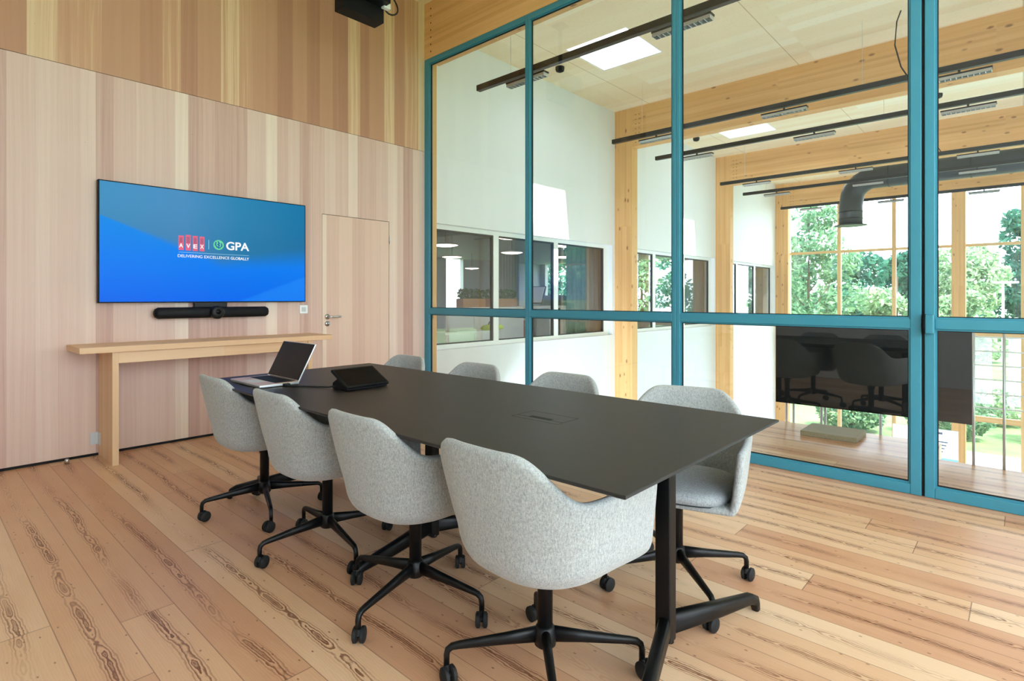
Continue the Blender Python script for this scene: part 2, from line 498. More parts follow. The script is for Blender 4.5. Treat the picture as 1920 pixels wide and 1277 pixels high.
# ------------------------------------------------------------------ mesh helpers
class MB:
    def __init__(self):
        self.b = bmesh.new()

    def box(self, x0, x1, y0, y1, z0, z1, mat=None):
        vs = [self.b.verts.new(p) for p in ((x0, y0, z0), (x1, y0, z0), (x1, y1, z0), (x0, y1, z0), (x0, y0, z1), (x1, y0, z1), (x1, y1, z1), (x0, y1, z1))]
        if mat is not None:
            for v in vs:
                v.co = mat @ v.co
        for f in ((3, 2, 1, 0), (4, 5, 6, 7), (0, 1, 5, 4), (1, 2, 6, 5), (2, 3, 7, 6), (3, 0, 4, 7)):
            self.b.faces.new([vs[i] for i in f])
        return self

    def ring(self, pts):
        return [self.b.verts.new(p) for p in pts]

    def skin(self, rings, close=True, caps=True):
        n = len(rings[0])
        for a, b in zip(rings[:-1], rings[1:]):
            for i in range(n if close else n - 1):
                j = (i + 1) % n
                self.b.faces.new((a[i], a[j], b[j], b[i]))
        if caps and close:
            self.b.faces.new(rings[0][::-1])
            self.b.faces.new(rings[-1])
        return self

    def sweep(self, path, radii, n=12, ex=2.0, up=(0, 0, 1), closed=False):
        """tube along path; radii = r or (r_side, r_up) per point; ex>2 makes it squarer"""
        P = [Vector(p) for p in path]
        if not isinstance(radii, list):
            radii = [radii] * len(P)
        rings = []
        up = Vector(up)
        for i, p in enumerate(P):
            a = P[i - 1] if (i or closed) else p
            c = P[(i + 1) % len(P)] if (i < len(P) - 1 or closed) else p
            d = (c - a).normalized()
            s = d.cross(up)
            if s.length < 1e-4:
                s = d.cross(Vector((1, 0, 0)))
            s.normalize()
            t = s.cross(d).normalized()
            r = radii[i]
            rs, ru = r if isinstance(r, tuple) else (r, r)
            pts = []
            for k in range(n):
                an = 2 * math.pi * (k + .5) / n
                ca, sa = math.cos(an), math.sin(an)
                q = (abs(ca) ** ex + abs(sa) ** ex) ** (-1 / ex)
                pts.append(p + s * (ca * q * rs) + t * (sa * q * ru))
            rings.append(self.ring(pts))
        if closed:
            rings.append(rings[0])
        self.skin(rings, True, not closed)
        return self

    def cyl(self, p0, p1, r, n=20, r1=None):
        return self.sweep([p0, p1], [r, r if r1 is None else r1], n)

    def lathe(self, prof, c=(0, 0, 0), n=24, axis='z'):
        rings = []
        for r, h in prof:
            pts = []
            for k in range(n):
                a = 2 * math.pi * k / n
                x, y = r * math.cos(a), r * math.sin(a)
                p = {'z': (x, y, h), 'y': (x, h, -y), 'x': (h, x, y)}[axis]
                pts.append((c[0] + p[0], c[1] + p[1], c[2] + p[2]))
            rings.append(self.ring(pts))
        self.skin(rings)
        return self

    def plate(self, outline, z0, z1, plane='xy'):
        f = {'xy': lambda a, b, h: (a, b, h), 'xz': lambda a, b, h: (a, h, b), 'yz': lambda a, b, h: (h, a, b)}[plane]
        lo = self.ring([f(a, b, z0) for a, b in outline])
        hi = self.ring([f(a, b, z1) for a, b in outline])
        self.skin([lo, hi])
        return self

    def build(self, name, mat, parent=None, smooth=False, bevel=0.0, seg=2, sub=0, solid=0.0):
        bmesh.ops.recalc_face_normals(self.b, faces=self.b.faces)
        me = bpy.data.meshes.new(name)
        self.b.to_mesh(me)
        self.b.free()
        me.materials.append(mat)
        if smooth:
            for p in me.polygons:
                p.use_smooth = True
        o = bpy.data.objects.new(name, me)
        COL.objects.link(o)
        if parent is not None:
            o.parent = parent
        if bevel:
            m = o.modifiers.new('bevel', 'BEVEL')
            m.width = bevel
            m.segments = seg
            m.limit_method = 'ANGLE'
            m.angle_limit = R(40)
            if not smooth:
                for p in me.polygons:
                    p.use_smooth = True
            me_wn = o.modifiers.new('normals', 'WEIGHTED_NORMAL')
            me_wn.keep_sharp = True
        if solid:
            m = o.modifiers.new('thickness', 'SOLIDIFY')
            m.thickness = solid
            m.offset = -1
            m.use_even_offset = True
        if sub:
            m = o.modifiers.new('subdivision', 'SUBSURF')
            m.levels = m.render_levels = sub
        return o


def tag(o, label, cat, group=None, kind=None):
    o['label'] = label
    o['category'] = cat
    if group:
        o['group'] = group
    if kind:
        o['kind'] = kind
    return o


def empty(name, loc, rz=0.0, label=None, cat=None, group=None, kind=None):
    o = bpy.data.objects.new(name, None)
    o.empty_display_size = .1
    o.location = loc
    o.rotation_euler = (0, 0, rz)
    COL.objects.link(o)
    if label:
        tag(o, label, cat, group, kind)
    return o


def dup(root, loc, rz=None, label=None, group=None):
    r = root.copy()
    COL.objects.link(r)
    r.location = loc
    if rz is not None:
        r.rotation_euler = (0, 0, rz)
    if label:
        r['label'] = label
    if group:
        r['group'] = group
    for ch in list(root.children):
        c = ch.copy()
        COL.objects.link(c)
        c.parent = r
        for g in list(ch.children):
            d = g.copy()
            COL.objects.link(d)
            d.parent = c
    return r


def text(name, body, size, mat, parent, loc, rot=(R(90), 0, 0), bold=0.0, align='CENTER', width=None, depth=.0008):
    cu = bpy.data.curves.new(name, 'FONT')
    cu.body = body
    cu.size = size
    cu.align_x = align
    cu.align_y = 'BOTTOM_BASELINE'
    cu.offset = bold
    cu.extrude = depth
    tmp = bpy.data.objects.new('tmp', cu)
    COL.objects.link(tmp)
    dg = bpy.context.evaluated_depsgraph_get()
    me = bpy.data.meshes.new_from_object(tmp.evaluated_get(dg))
    bpy.data.objects.remove(tmp, do_unlink=True)
    if width:
        xs = [v.co.x for v in me.vertices]
        k = width / (max(xs) - min(xs))
        for v in me.vertices:
            v.co.x *= k
    me.materials.clear()
    me.materials.append(mat)
    me.name = name
    o = bpy.data.objects.new(name, me)
    o.location = loc
    o.rotation_euler = rot
    COL.objects.link(o)
    o.parent = parent
    return o


def smoothstep(x, a, b):
    t = max(0, min(1, (x - a) / (b - a)))
    return t * t * (3 - 2 * t)


def lerp(a, b, t):
    return a + (b - a) * t


V0 = 5.198      # wood wall
U0 = 4.167      # glass partition, room side
VW = 5.60       # white wall of the hall
CZ = 4.64       # ceiling
ZJ = 2.914      # joint of the wall panels
UB = -1.0       # wall with the side window
VB = -1.1       # wall behind the camera
UE = 18.3       # glazed end of the hall
GZ = -3.5       # ground outside and lower floor of the hall

# ------------------------------------------------------------------ the room shell
m = MB()
m.box(UB - .2, 5.205, VB - .2, .498, -.25, 0)
m.box(UB - .2, 5.79, .498, VW, -.25, 0)
tag(m.build('floor', M['floor']), 'wide pine plank floor with brown flame grain', 'floor', kind='structure')

m = MB()
m.box(UB, 2.867, V0, VW - .02, .022, ZJ - .002)
m.box(3.675, U0 + .02, V0, VW - .02, .022, ZJ - .002)
m.box(2.867, 3.675, V0, VW - .02, 2.043, ZJ - .002)
m.box(2.867, 3.675, V0 + .06, VW - .02, 0.022, 2.043)
wl = m.build('wall_left', M['veneer_low'])
tag(wl, 'pinkish larch panelled wall behind the display, boards upright', 'wall', kind='structure')
m = MB()
m.box(UB, U0 + .02, V0, VW - .02, ZJ + .002, CZ)
tag(m.build('wall_left_upper', M['veneer_up']), 'darker larch panelling above the wall joint', 'wall', kind='structure')
m = MB()
m.box(UB, U0, V0 + .012, VW - .03, 0, .022)
m.box(UB, U0, V0 + .006, VW - .03, ZJ - .002, ZJ + .002)
tag(m.build('baseboard_left', M['line_dark']), 'black shadow gap along the foot of the wood wall', 'baseboard', kind='structure')
m = MB()
m.box(UB, U0 + .05, VB - .2, VB, 3.7, CZ)
m.box(UB, U0 + .05, VB - .2, VB, 0, .15)
m.box(UB, -.7, VB - .2, VB, .15, 3.7)
m.box(3.9, U0 + .05, VB - .2, VB, .15, 3.7)
tag(m.build('wall_behind', M['white']), 'white wall with the tall window behind the viewer', 'wall', kind='structure')
m = MB()
m.box(UB - .2, UB, VB - .2, VW, 0, CZ)
tag(m.build('wall_side', M['white']), 'white wall to the left of the viewer', 'wall', kind='structure')
w = empty('window_9', (1.6, VB - .1, .15), label='tall window behind the viewer lighting the chairs', cat='window', kind='structure')
m = MB()
for k in range(4):
    x = -2.3 + k * 4.6 / 3
    m.box(x - (0 if k == 0 else .03), x + (0 if k == 3 else .03) + .002, -.04, .04, 0, 3.55)
m.box(-2.3, 2.3, -.04, .04, 0, .06)
m.box(-2.3, 2.3, -.04, .04, 3.49, 3.55)
m.build('frame', M['white_frame'], w)
m = MB()
m.box(-2.3, 2.3, -.006, .006, .05, 3.5)
m.build('pane', M['glass_win'], w)
m = MB()
m.box(UB - .2, U0, -2.3, VB - .2, 3.75, 3.9)  # unseen slab added to keep direct sun off the visible floor
tag(m.build('added_overhang', M['white']), 'added unseen overhang keeping the sun out of the window behind the viewer', 'roof', kind='structure')

# ceiling with the three rooflight shafts
SKY = [(6.24, 7.23), (11.15, 12.15), (15.6, 16.6)]
SV0, SV1 = 3.73, 4.71
m = MB()
m.box(UB - .2, UE + .3, SV1, VW + .15, CZ, CZ + .36)
m.box(UB - .2, UE + .3, -7.2, SV0, CZ, CZ + .36)
edges = [UB - .2] + [e for s in SKY for e in s] + [UE + .3]
for a, b in zip(edges[0::2], edges[1::2]):
    m.box(a, b, SV0, SV1, CZ, CZ + .36)
tag(m.build('ceiling', M['ceiling']), 'pale spruce panel ceiling', 'ceiling', kind='structure')
for i, (a, b) in enumerate(SKY):
    w = empty('window_%d' % (5 + i), ((a + b) / 2, (SV0 + SV1) / 2, CZ), label=('square rooflight nearest the glass partition', 'rooflight in the second bay of the hall ceiling', 'rooflight in the bay farthest from the partition')[i], cat='rooflight', kind='structure')
    h, k = (b - a) / 2, (SV1 - SV0) / 2
    m = MB()
    m.box(-h, -h + .02, -k, k, .005, .38)
    m.box(h - .02, h, -k, k, .005, .38)
    m.box(-h + .02, h - .02, -k, -k + .02, .005, .38)
    m.box(-h + .02, h - .02, k - .02, k, .005, .38)
    m.build('lining', M['white'], w)
    m = MB()
    m.box(-h, h, -k, k, .385, .395)
    m.build('pane', M['glass_win'], w)

# flush door in the wood wall
d = empty('door_1', (3.271, V0, 0), label='flush larch door let into the wood wall', cat='door', kind='structure')
m = MB()
m.box(-.399, .399, .002, .045, .024, 2.038)
m.build('door_leaf', M['veneer_door'], d)
m = MB()
m.box(-.404, -.399, .03, .058, .024, 2.043)
m.box(.399, .404, .03, .058, .024, 2.043)
m.box(-.404, .404, .03, .058, 2.038, 2.043)
m.build('shadow_gap', M['line_dark'], d)
m = MB()
m.lathe([(.026, -.009), (.026, .002)], (-.347, 0, 1.007), 24, 'y')
h = m.build('handle', M['chrome'], d, True)
m = MB()
m.sweep([(-.347, -.005, 1.007), (-.347, -.045, 1.007), (-.343, -.056, 1.007), (-.33, -.06, 1.007), (-.225, -.058, 1.007)], .0095, 12)
m.build('lever', M['chrome'], h, True)
m = MB()
m.lathe([(.026, -.008), (.026, .002)], (-.347, 0, .937), 24, 'y')
h = m.build('escutcheon', M['chrome'], d, True)
m = MB()
m.box(-.351, -.343, -.0095, -.0075, .922, .95)
m.build('keyhole', M['line_dark'], h)
m = MB()
m.cyl((.405, -.004, 1.80), (.405, -.004, 1.88), .006, 10)
m.build('hinge', M['chrome'], d, True)

# ------------------------------------------------------------------ glass partition in teal frames
FT = .055   # frame depth


def rect_frame(m, y0, y1, z0, z1, w, d0=0.0, d1=FT, sides='lrtb', ws=None):
    ws = ws or {}
    g = lambda k: ws.get(k, w)
    if 'l' in sides:
        m.box(d0, d1, y1 - g('l'), y1, z0, z1)
    if 'r' in sides:
        m.box(d0, d1, y0, y0 + g('r'), z0, z1)
    a, b = y0 + (g('r') if 'r' in sides else 0), y1 - (g('l') if 'l' in sides else 0)
    if 'b' in sides:
        m.box(d0, d1, a, b, z0, z0 + g('b'))
    if 't' in sides:
        m.box(d0, d1, a, b, z1 - g('t'), z1)


ZF = 3.985
ZM0, ZM1 = 1.012, 1.072
YS = [V0 - .002, 3.60, 2.042, .455]
names = ['fixed glass panel at the wood wall end of the partition', 'fixed glass panel between the two slim teal mullions', 'teal framed glass door leaf in front of the dark display']


def glazed(name, idx, y0, y1, label, cat, wl, wr, handle=False):
    o = empty(name, (U0, (y0 + y1) / 2, 0), label=label, cat=cat, kind='structure')
    h = (y1 - y0) / 2
    m = MB()
    rect_frame(m, -h, h, 0.0, ZF, .055, ws={'l': wl, 'r': wr, 'b': .062, 't': .06})
    m.box(0, FT, -h + wr, h - wl, ZM0, ZM1)
    m.build('frame', M['teal'], o, bevel=.004, seg=2)
    m = MB()
    # narrow raised glazing bead inside each light
    for z0, z1 in ((.062, ZM0), (ZM1, ZF - .06)):
        rect_frame(m, -h + wr, h - wl, z0, z1, .010, .014, FT - .012)
    m.build('glazing_bead', M['teal'], o)
    m = MB()
    for z0, z1 in ((.062, ZM0), (ZM1, ZF - .06)):
        rect_frame(m, -h + wr + .010, h - wl - .010, z0 + .010, z1 - .010, .005, .02, FT - .018)
    m.build('gasket', M['line_dark'], o)
    for z0, z1 in ((.072, ZM0 - .01), (ZM1 + .01, ZF - .07)):
        m = MB()
        m.box(.028, .036, -h + wr + .012, h - wl - .012, z0, z1)
        m.build('pane', M['glass'], o)
    return o


glazed('window_1', 0, YS[1], YS[0], names[0], 'glass panel', .085, .03)
glazed('window_2', 1, YS[2], YS[1], names[1], 'glass panel', .03, .032)
glazed('door_2', 2, YS[3], YS[2], names[2], 'glass door', .034, .056)
glazed('door_3', 3, VB, .440, 'teal framed glass door leaf nearest the viewer, with the handle', 'glass door', .05, .055)
d3 = [o for o in bpy.data.objects if o.name == 'door_3'][0]
yh = .413 - (VB + .44) / 2
m = MB()
m.box(-.05, -.005, yh - .023, yh + .020, .985, 1.10)
h = m.build('handle', M['teal'], d3, bevel=.006)
m = MB()
m.box(-.04, .005, yh + .021, yh + .027, .985, 1.10)
m.build('strike_plate', M['black'], h)
m = MB()
m.box(U0 + .012, U0 + .05, .4405, .4545, 0, ZF)
tag(m.build('trim_1', M['line_dark']), 'black seal in the gap between the two glass door leaves', 'seal', kind='structure')

# ------------------------------------------------------------------ timber frame of the hall
COLU = [4.24, 8.97, 13.58, 18.08]
clabel = ['timber post just behind the corner of the glass partition', 'timber post nearest the partition standing against the white wall', 'middle timber post against the white wall', 'timber post at the glazed end of the hall']
blabel = ['dark bolted timber beam above the glass partition', 'nearest timber beam crossing the hall behind the glass', 'second timber beam crossing the hall', 'timber beam over the end glazing']
for i, u in enumerate(COLU):
    w = .15 if i == 0 else .19
    m = MB()
    m.box(u, u + w, VW - .36, VW + .02, GZ if i else 0, CZ)
    tag(m.build('timber_post', M['post']), clabel[i], 'post', 'timber posts of the hall', 'structure')
    o = empty('timber_beam', (u, VW - .36, 3.985 if i == 0 else 3.93), label=blabel[i], cat='beam', group='timber beams of the hall', kind='structure')
    m = MB()
    x0 = -.073 if i == 0 else 0
    m.box(x0, w, (VB + .0 if i == 0 else -7.1) - (VW - .36), (-.042 if i == 0 else -.001), 0, CZ - (3.985 if i == 0 else 3.93))
    m.build('beam_body', M['beam'], o)
    m = MB()
    for r in range(7):
        for c in range(1 if i == 0 else 2):
            m.lathe([(.009, -.003 + x0), (.009, .004 + x0)], (0, -.075 - .07 * c - (.087 if i == 0 else 0), .07 + .083 * r), 8, 'x')
    m.build('bolt_heads', M['bark'], o)

# white inner wall with three bays of windows
BAYS = [(4.41, 8.88), (9.20, 13.52), (13.80, 18.04)]
WZ0, WZ1 = .545, 2.135
m = MB()
m.box(U0 + .05, UE + .2, VW, VW + .15, WZ1 + .03, CZ)
m.box(U0 + .05, UE + .2, VW, VW + .15, GZ, WZ0 - .03)
m.box(U0 + .05, BAYS[0][0], VW, VW + .15, WZ0 - .03, WZ1 + .03)
m.box(BAYS[0][1], BAYS[1][0], VW, VW + .15, WZ0 - .03, WZ1 + .03)
m.box(BAYS[1][1], BAYS[2][0], VW, VW + .15, WZ0 - .03, WZ1 + .03)
m.box(BAYS[2][1], UE + .2, VW, VW + .15, WZ0 - .03, WZ1 + .03)
tag(m.build('wall_hall', M['white']), 'tall white wall of the hall with three bays of inner windows', 'wall', kind='structure')
wlab = ['inner office window in the bay nearest the glass partition', 'inner office window in the middle bay of the white wall', 'inner office window in the bay farthest away']
for i, (a, b) in enumerate(BAYS):
    o = empty('window_%d' % (10 + i), ((a + b) / 2, VW + .1, WZ0), label=wlab[i], cat='window', kind='structure')
    h = (b - a) / 2
    H = WZ1 - WZ0
    m = MB()
    m.box(-h, h, -.01, .05, -.03, .03)
    m.box(-h, h, -.01, .05, H - .03, H + .03)
    n = 3
    gaps = [(-h, -h + .06), (h - .15, h)]
    inner = [-h + .06 + (2 * h - .21) * k / n for k in range(1, n)]
    for x0, x1 in gaps:
        m.box(x0, x1, -.01, .05, .03, H - .03)
    for x in inner:
        m.box(x - .055, x + .055, -.01, .05, .03, H - .03)
    m.build('frame', M['white_frame'], o)
    xs = [-h + .06] + inner + [h - .15]
    for k in range(n):
        x0 = xs[k] + (.055 if k else 0)
        x1 = xs[k + 1] - (.055 if k < n - 1 else 0)
        m = MB()
        m.box(x0, x1, .012, .02, .03, H - .03)
        p = m.build('pane', M['glass_win'], o)
        m = MB()
        m.box(x0, x0 + .012, -.004, .034, .03, H - .03)
        m.box(x1 - .03, x1, -.004, .034, .03, H - .03)
        m.box(x0 + .012, x1 - .03, -.004, .034, .03, .045)
        m.box(x0 + .012, x1 - .03, -.004, .034, H - .055, H - .03)
        m.build('gasket', M['dark_gasket'], p)

# glazed end wall
VM = [5.24, 3.93, 2.61, 1.22, 0.0, -1.3, -2.6]
o = empty('window_20', (UE, 0, GZ), label='tall timber glazing at the end of the hall, trees outside', cat='window', kind='structure')
m = MB()
m.box(.0, .06, VM[0] - .0, VM[0] + .06, 0, CZ - GZ)
m.build('white_jamb', M['white_frame'], o)
for k, v in enumerate(VM[1:]):
    big = k in (2, 6)
    w = .14 if big else .045
    m = MB()
    m.box(-.16 if big else .0, .12, v - w, v + w, 0, CZ - GZ)
    m.build('mullion', M['post'] if big else M['pale_post'], o)
for z, hh in ((2.53, .035), (.31, .09), (-1.85, .07)):
    m = MB()
    m.box(.012, .10, VM[-1], VM[0], z - GZ - hh, z - GZ + hh)
    m.build('transom', M['pale_rail'], o)
m = MB()
m.box(.05, .062, VM[-1], VM[0], 0, CZ - GZ)
m.build('pane', M['glass_win'], o)
# closed side of the hall far to the right and the wall beside the room
m = MB()
m.box(U0, U0 + .15, -7.1, VB - .2, GZ, CZ)
tag(m.build('wall_hall_near', M['white']), 'white wall of the hall to the right of the meeting room', 'wall', kind='structure')
m = MB()
m.box(4.3, UE + .3, -7.2, VW + .1, GZ - .2, GZ)
tag(m.build('floor_hall_lower', M['concrete']), 'pale lower floor of the hall beneath the gallery', 'floor', kind='structure')
o = empty('window_21', (11.2, -7.1, GZ), label='added side glazing of the hall, out of view, letting sun in low', cat='window', kind='structure')  # added out of view so sun on the lower floor bounces upward
m = MB()
for k in range(8):
    m.box(-6.9 + k * 1.97 - .05, -6.9 + k * 1.97 + .05, -.06, .06, 0, CZ - GZ)
m.build('mullion', M['pale_post'], o)
m = MB()
m.box(U0, UE + .2, -7.3, -7.1, -.15, CZ)
m.box(UE, UE + .2, -7.1, -2.6, GZ, CZ)
tag(m.build('wall_hall_side', M['white']), 'white side wall of the hall out of view', 'wall', kind='structure')

# ------------------------------------------------------------------ conference table
TU0, TU1, TV0, TV1, TZ = 1.135, 2.236, .680, 3.398, .74
TC = ((TU0 + TU1) / 2, (TV0 + TV1) / 2)
tb = empty('conference_table', (TC[0], TC[1], 0), label='long dark conference table with thin top on black feet', cat='table')
hx, hy = (TU1 - TU0) / 2, (TV1 - TV0) / 2
m = MB()
out = lambda s: [(-hx + s, -hy + s), (hx - s, -hy + s), (hx - s, hy - s), (-hx + s, hy - s)]
rings = [m.ring([(x, y, z) for x, y in out(s)]) for s, z in ((.035, TZ - .024), (.003, TZ - .010), (0, TZ - .008), (0, TZ - .0015), (.0015, TZ))]
m.skin(rings)
top = m.build('tabletop', M['linoleum'], tb)
top.data.materials.append(M['edge_dark'])
for p in top.data.polygons:
    if p.normal.z < .9:
        p.material_index = 1
hu, hv = 1.676 - TC[0], 1.36 - TC[1]
m = MB()
for a, b, c, dd in ((-.066, .066, -.113, -.1115), (-.066, .066, .1115, .113), (-.066, -.0645, -.1115, .1115), (.0645, .066, -.1115, .1115), (-.032, -.0305, -.1115, .1115)):
    m.box(hu + a, hu + b, hv + c, hv + dd, TZ - .0005, TZ + .0004)
hatch = m.build('cable_hatch', M['line_dark'], top)
hatch['label'] = 'outline of the flush cable hatch'
m = MB()
m.box(hu - .030, hu - .008, hv - .05, hv + .055, TZ - .0005, TZ + .0006)
m.build('finger_slot', M['line_dark'], top)
m = MB()
m.box(-.03, .03, -hy + .20, hy - .20, TZ - .075, TZ - .026)
m.build('underframe_rail', M['black'], tb, bevel=.004)
frames = [(.861, (.53, -.10), (-.50, -.15)), (2.045, (.385, .03), (-.385, .03)), (3.235, (.40, .12), (-.345, .265))]
for v, fr_, fl_ in frames:
    y = v - TC[1]
    m = MB()
    m.plate([(-.43, TZ - .034), (-.43, TZ - .026), (.43, TZ - .026), (.43, TZ - .034), (.30, TZ - .066), (.04, TZ - .075), (-.04, TZ - .075), (-.30, TZ - .066)], y - .035, y + .035, 'xz')
    m.build('bearer', M['black'], tb, bevel=.003)
    m = MB()
    m.box(-.023, .023, y - .027, y + .027, .088, TZ - .07)
    post = m.build('leg', M['black'], tb, bevel=.006)
    m = MB()
    m.cyl((0, y - .012, .085), (0, y - .012, .097), .016, 14)
    m.build('end_cap', M['rubber'], post, True)
    for dx, dy in (fr_, fl_):
        L = Vector((dx, dy, 0))
        e = L.normalized()
        pts = [(e.x * .02, y + e.y * .02, .135), (dx * .55, y + dy * .55, .088), (dx * .93, y + dy * .93, .058), (dx * .985, y + dy * .985, .045), (dx, y + dy, .028), (dx * 1.015, y + dy * 1.015, .001)]
        m = MB()
        m.sweep(pts, [(.020, .034), (.019, .027), (.018, .019), (.018, .018), (.016, .016), (.013, .013)], 16, 5.0)
        m.build('foot', M['black'], tb, True)

# ------------------------------------------------------------------ chairs
NT_, NK = 45, 15


def path_xy(t):
    D, Wd, F = .305, .290, .225
    a = abs(t)
    s = 1 if t >= 0 else -1
    if a <= .64:
        th = a / .64 * math.pi / 2
        e = 2 / 2.8
        return -D * math.cos(th) ** e, s * Wd * math.sin(th) ** e
    q = (a - .64) / .36
    return F * q, s * Wd * (1 - .05 * q * q)


def rim(t):
    a = abs(t)
    return lerp(.788, .652, smoothstep(a, .13, .50)) - .012 * smoothstep(a, .7, 1.0)


def shell_pt(t, k):
    x, y = path_xy(t)
    a = abs(t)
    fr = smoothstep(a, .62, 1.0)
    z0 = lerp(.388, .398, fr)
    s0 = lerp(.60, .82, fr)
    zr = rim(t)
    kb = .42
    sk = lerp(.81, .94, smoothstep(a, .2, .7))
    if k < kb:
        ph = k / kb * math.pi / 2
        sc = lerp(s0, sk, math.sin(ph))
        z = z0 + lerp(.105, .07, fr) * (1 - math.cos(ph))
    else:
        q = (k - kb) / (1 - kb)
        zb = z0 + lerp(.105, .07, fr)
        sc = lerp(sk, 1.0, q ** .85)
        z = lerp(zb, zr, q)
    lean = .008 * max(0, (z - .5) / .285) * (1 - smoothstep(a, .1, .6))
    return (x * (sc if x < 0 else lerp(.9, 1.0, sc)) - lean, y * sc, z)


def make_chair():
    root = empty('swivel_chair', (0, 0, 0), label='x', cat='chair', group='grey swivel chairs around the conference table')
    m = MB()
    rings = [m.ring([shell_pt(-1 + 2 * i / (NT_ - 1), k / (NK - 1)) for i in range(NT_)]) for k in range(NK)]
    m.skin(rings, close=False, caps=False)
    b0 = rings[0]
    for i in range(NT_ // 2):
        j = NT_ - 1 - i
        if j - 1 > i + 1:
            m.b.faces.new((b0[i], b0[i + 1], b0[j - 1], b0[j]))
        elif j - 1 == i + 1:
            m.b.faces.new((b0[i], b0[i + 1], b0[j]))
    sh = m.build('shell', M['fabric'], root, True, solid=.03, sub=1)
    sh['label'] = 'light grey woven bucket shell'
    m = MB()
    def cushion_ring(sc, z):
        pts = []
        for i in range(48):
            a = 2 * math.pi * i / 48
            ca, sa = math.cos(a), math.sin(a)
            q = (abs(ca) ** 4 + abs(sa) ** 4) ** (-.25)
            x, y = ca * q, sa * q
            pts.append((.010 + x * sc * (.226 if x > 0 else .192), y * .222 * sc, z))
        return m.ring(pts)
    m.skin([cushion_ring(.86, .421), cushion_ring(.985, .426), cushion_ring(1.0, .446), cushion_ring(.975, .459), cushion_ring(.9, .467), cushion_ring(.5, .470)])
    sc_ = m.build('seat_cushion', M['fabric_seat'], root, True)
    m = MB()
    m.skin([cushion_ring(.99, .4215), cushion_ring(.99, .4262)])
    m.build('seam', M['dark_gasket'], sc_)
    m = MB()
    m.box(-.09, .09, -.075, .075, .372, .3895)
    m.build('swivel_plate', M['black'], root, bevel=.004)
    m = MB()
    m.lathe([(.024, .13), (.024, .33), (.030, .34), (.030, .376)], n=24)
    m.build('gas_column', M['black'], root, True)
    m = MB()
    m.lathe([(.026, .105), (.034, .112), (.036, .14), (.030, .165), (.025, .172)], n=24)
    m.build('hub', M['black'], root, True)
    for k in range(4):
        m = MB()
        m.sweep([(.022, 0, .142), (.12, 0, .131), (.27, 0, .114), (.292, 0, .110), (.305, 0, .100), (.309, 0, .085), (.309, 0, .056)],
                [(.015, .025), (.0135, .018), (.011, .0115), (.0105, .0105), (.010, .010), (.0095, .0095), (.0095, .0095)], 14, 2.5, up=(0, 0, 1))
        leg = m.build('leg', M['black'], root, True)
        leg.rotation_euler = (0, 0, k * math.pi / 2 + R(1) * 0)
        m = MB()
        ca = R((35, 120, 210, 300)[k])
        cx, cy = .309 + .014 * math.cos(ca), .014 * math.sin(ca)
        ax = Vector((-math.sin(ca), math.cos(ca), 0))
        for sgn in (-1, 1):
            p0 = Vector((cx, cy, .0275)) + ax * (.005 * sgn)
            p1 = Vector((cx, cy, .0275)) + ax * (.022 * sgn)
            m.sweep([p0, p0 + ax * (.003 * sgn), p1 - ax * (.004 * sgn), p1], [.023, .0275, .0275, .021], 20)
        m.cyl(Vector((cx, cy, .0275)) - ax * .01, Vector((cx, cy, .0275)) + ax * .01, .009, 12)
        m.sweep([(.309, 0, .06), (.309, 0, .034)], [.0085, .012], 12)
        c = m.build('caster', M['rubber'], leg, True)
        c.modifiers.new('split', 'EDGE_SPLIT').split_angle = R(45)
    return root


LEFT = [(1.388, 3.15, 0, -18, 'light grey swivel chair on the near long side, beside the laptop'),
        (1.384, 2.457, 0, -7, 'light grey swivel chair on the near long side, second from the laptop end'),
        (1.373, 1.768, 0, 13, 'light grey swivel chair on the near long side, third from the laptop end'),
        (1.374, 1.113, -1, 45, 'largest light grey swivel chair in front, at the near corner of the table')]
RIGHT = [(2.165, 3.217, 180, 30, 'light grey swivel chair across the table, farthest and beside the door'),
         (2.165, 2.510, 180, 8, 'light grey swivel chair across the table, second from the wood wall'),
         (2.165, 1.815, 181, 60, 'light grey swivel chair across the table, in front of the first slim mullion and post'),
         (2.185, 1.065, 196, -40, 'light grey swivel chair across the table whose seat shows beneath the table top')]
proto = make_chair()
for i, (x, y, rz, star, lab) in enumerate(LEFT + RIGHT):
    c = proto if i == 0 else dup(proto, (x, y, 0), R(rz), lab)
    c.location = (x, y, 0)
    c.rotation_euler = (0, 0, R(rz))
    c['label'] = lab
    k = 0
    for ch in c.children:
        if ch.name.startswith('leg'):
            ch.rotation_euler = (0, 0, k * math.pi / 2 + R(star - rz))
            k += 1

# ------------------------------------------------------------------ wall display
tv = empty('wall_display', (1.0130, 5.138, 1.159), label='large wall display showing a blue picture with logos', cat='display')
m = MB()
m.box(0, 1.649, 0, .045, 0, .934)
m.build('housing', M['black_matte'], tv, bevel=.003)
m = MB()
m.box(.35, 1.30, .045, .0595, .2, .75)
m.build('wall_bracket', M['black'], tv)
m = MB()
m.box(0, 1.63, 0, .003, 0, .917)
scr = m.build('screen', M['screen'], tv)
scr.location = (.0095, -.002, .0085)
SX, SZ = 1.0225, 1.1675


def pic(name, mat, x0, x1, z0, z1, y=-.0006):
    m = MB()
    m.box(x0 - SX, x1 - SX, y, 0, z0 - SZ, z1 - SZ)
    return m.build(name, mat, scr)


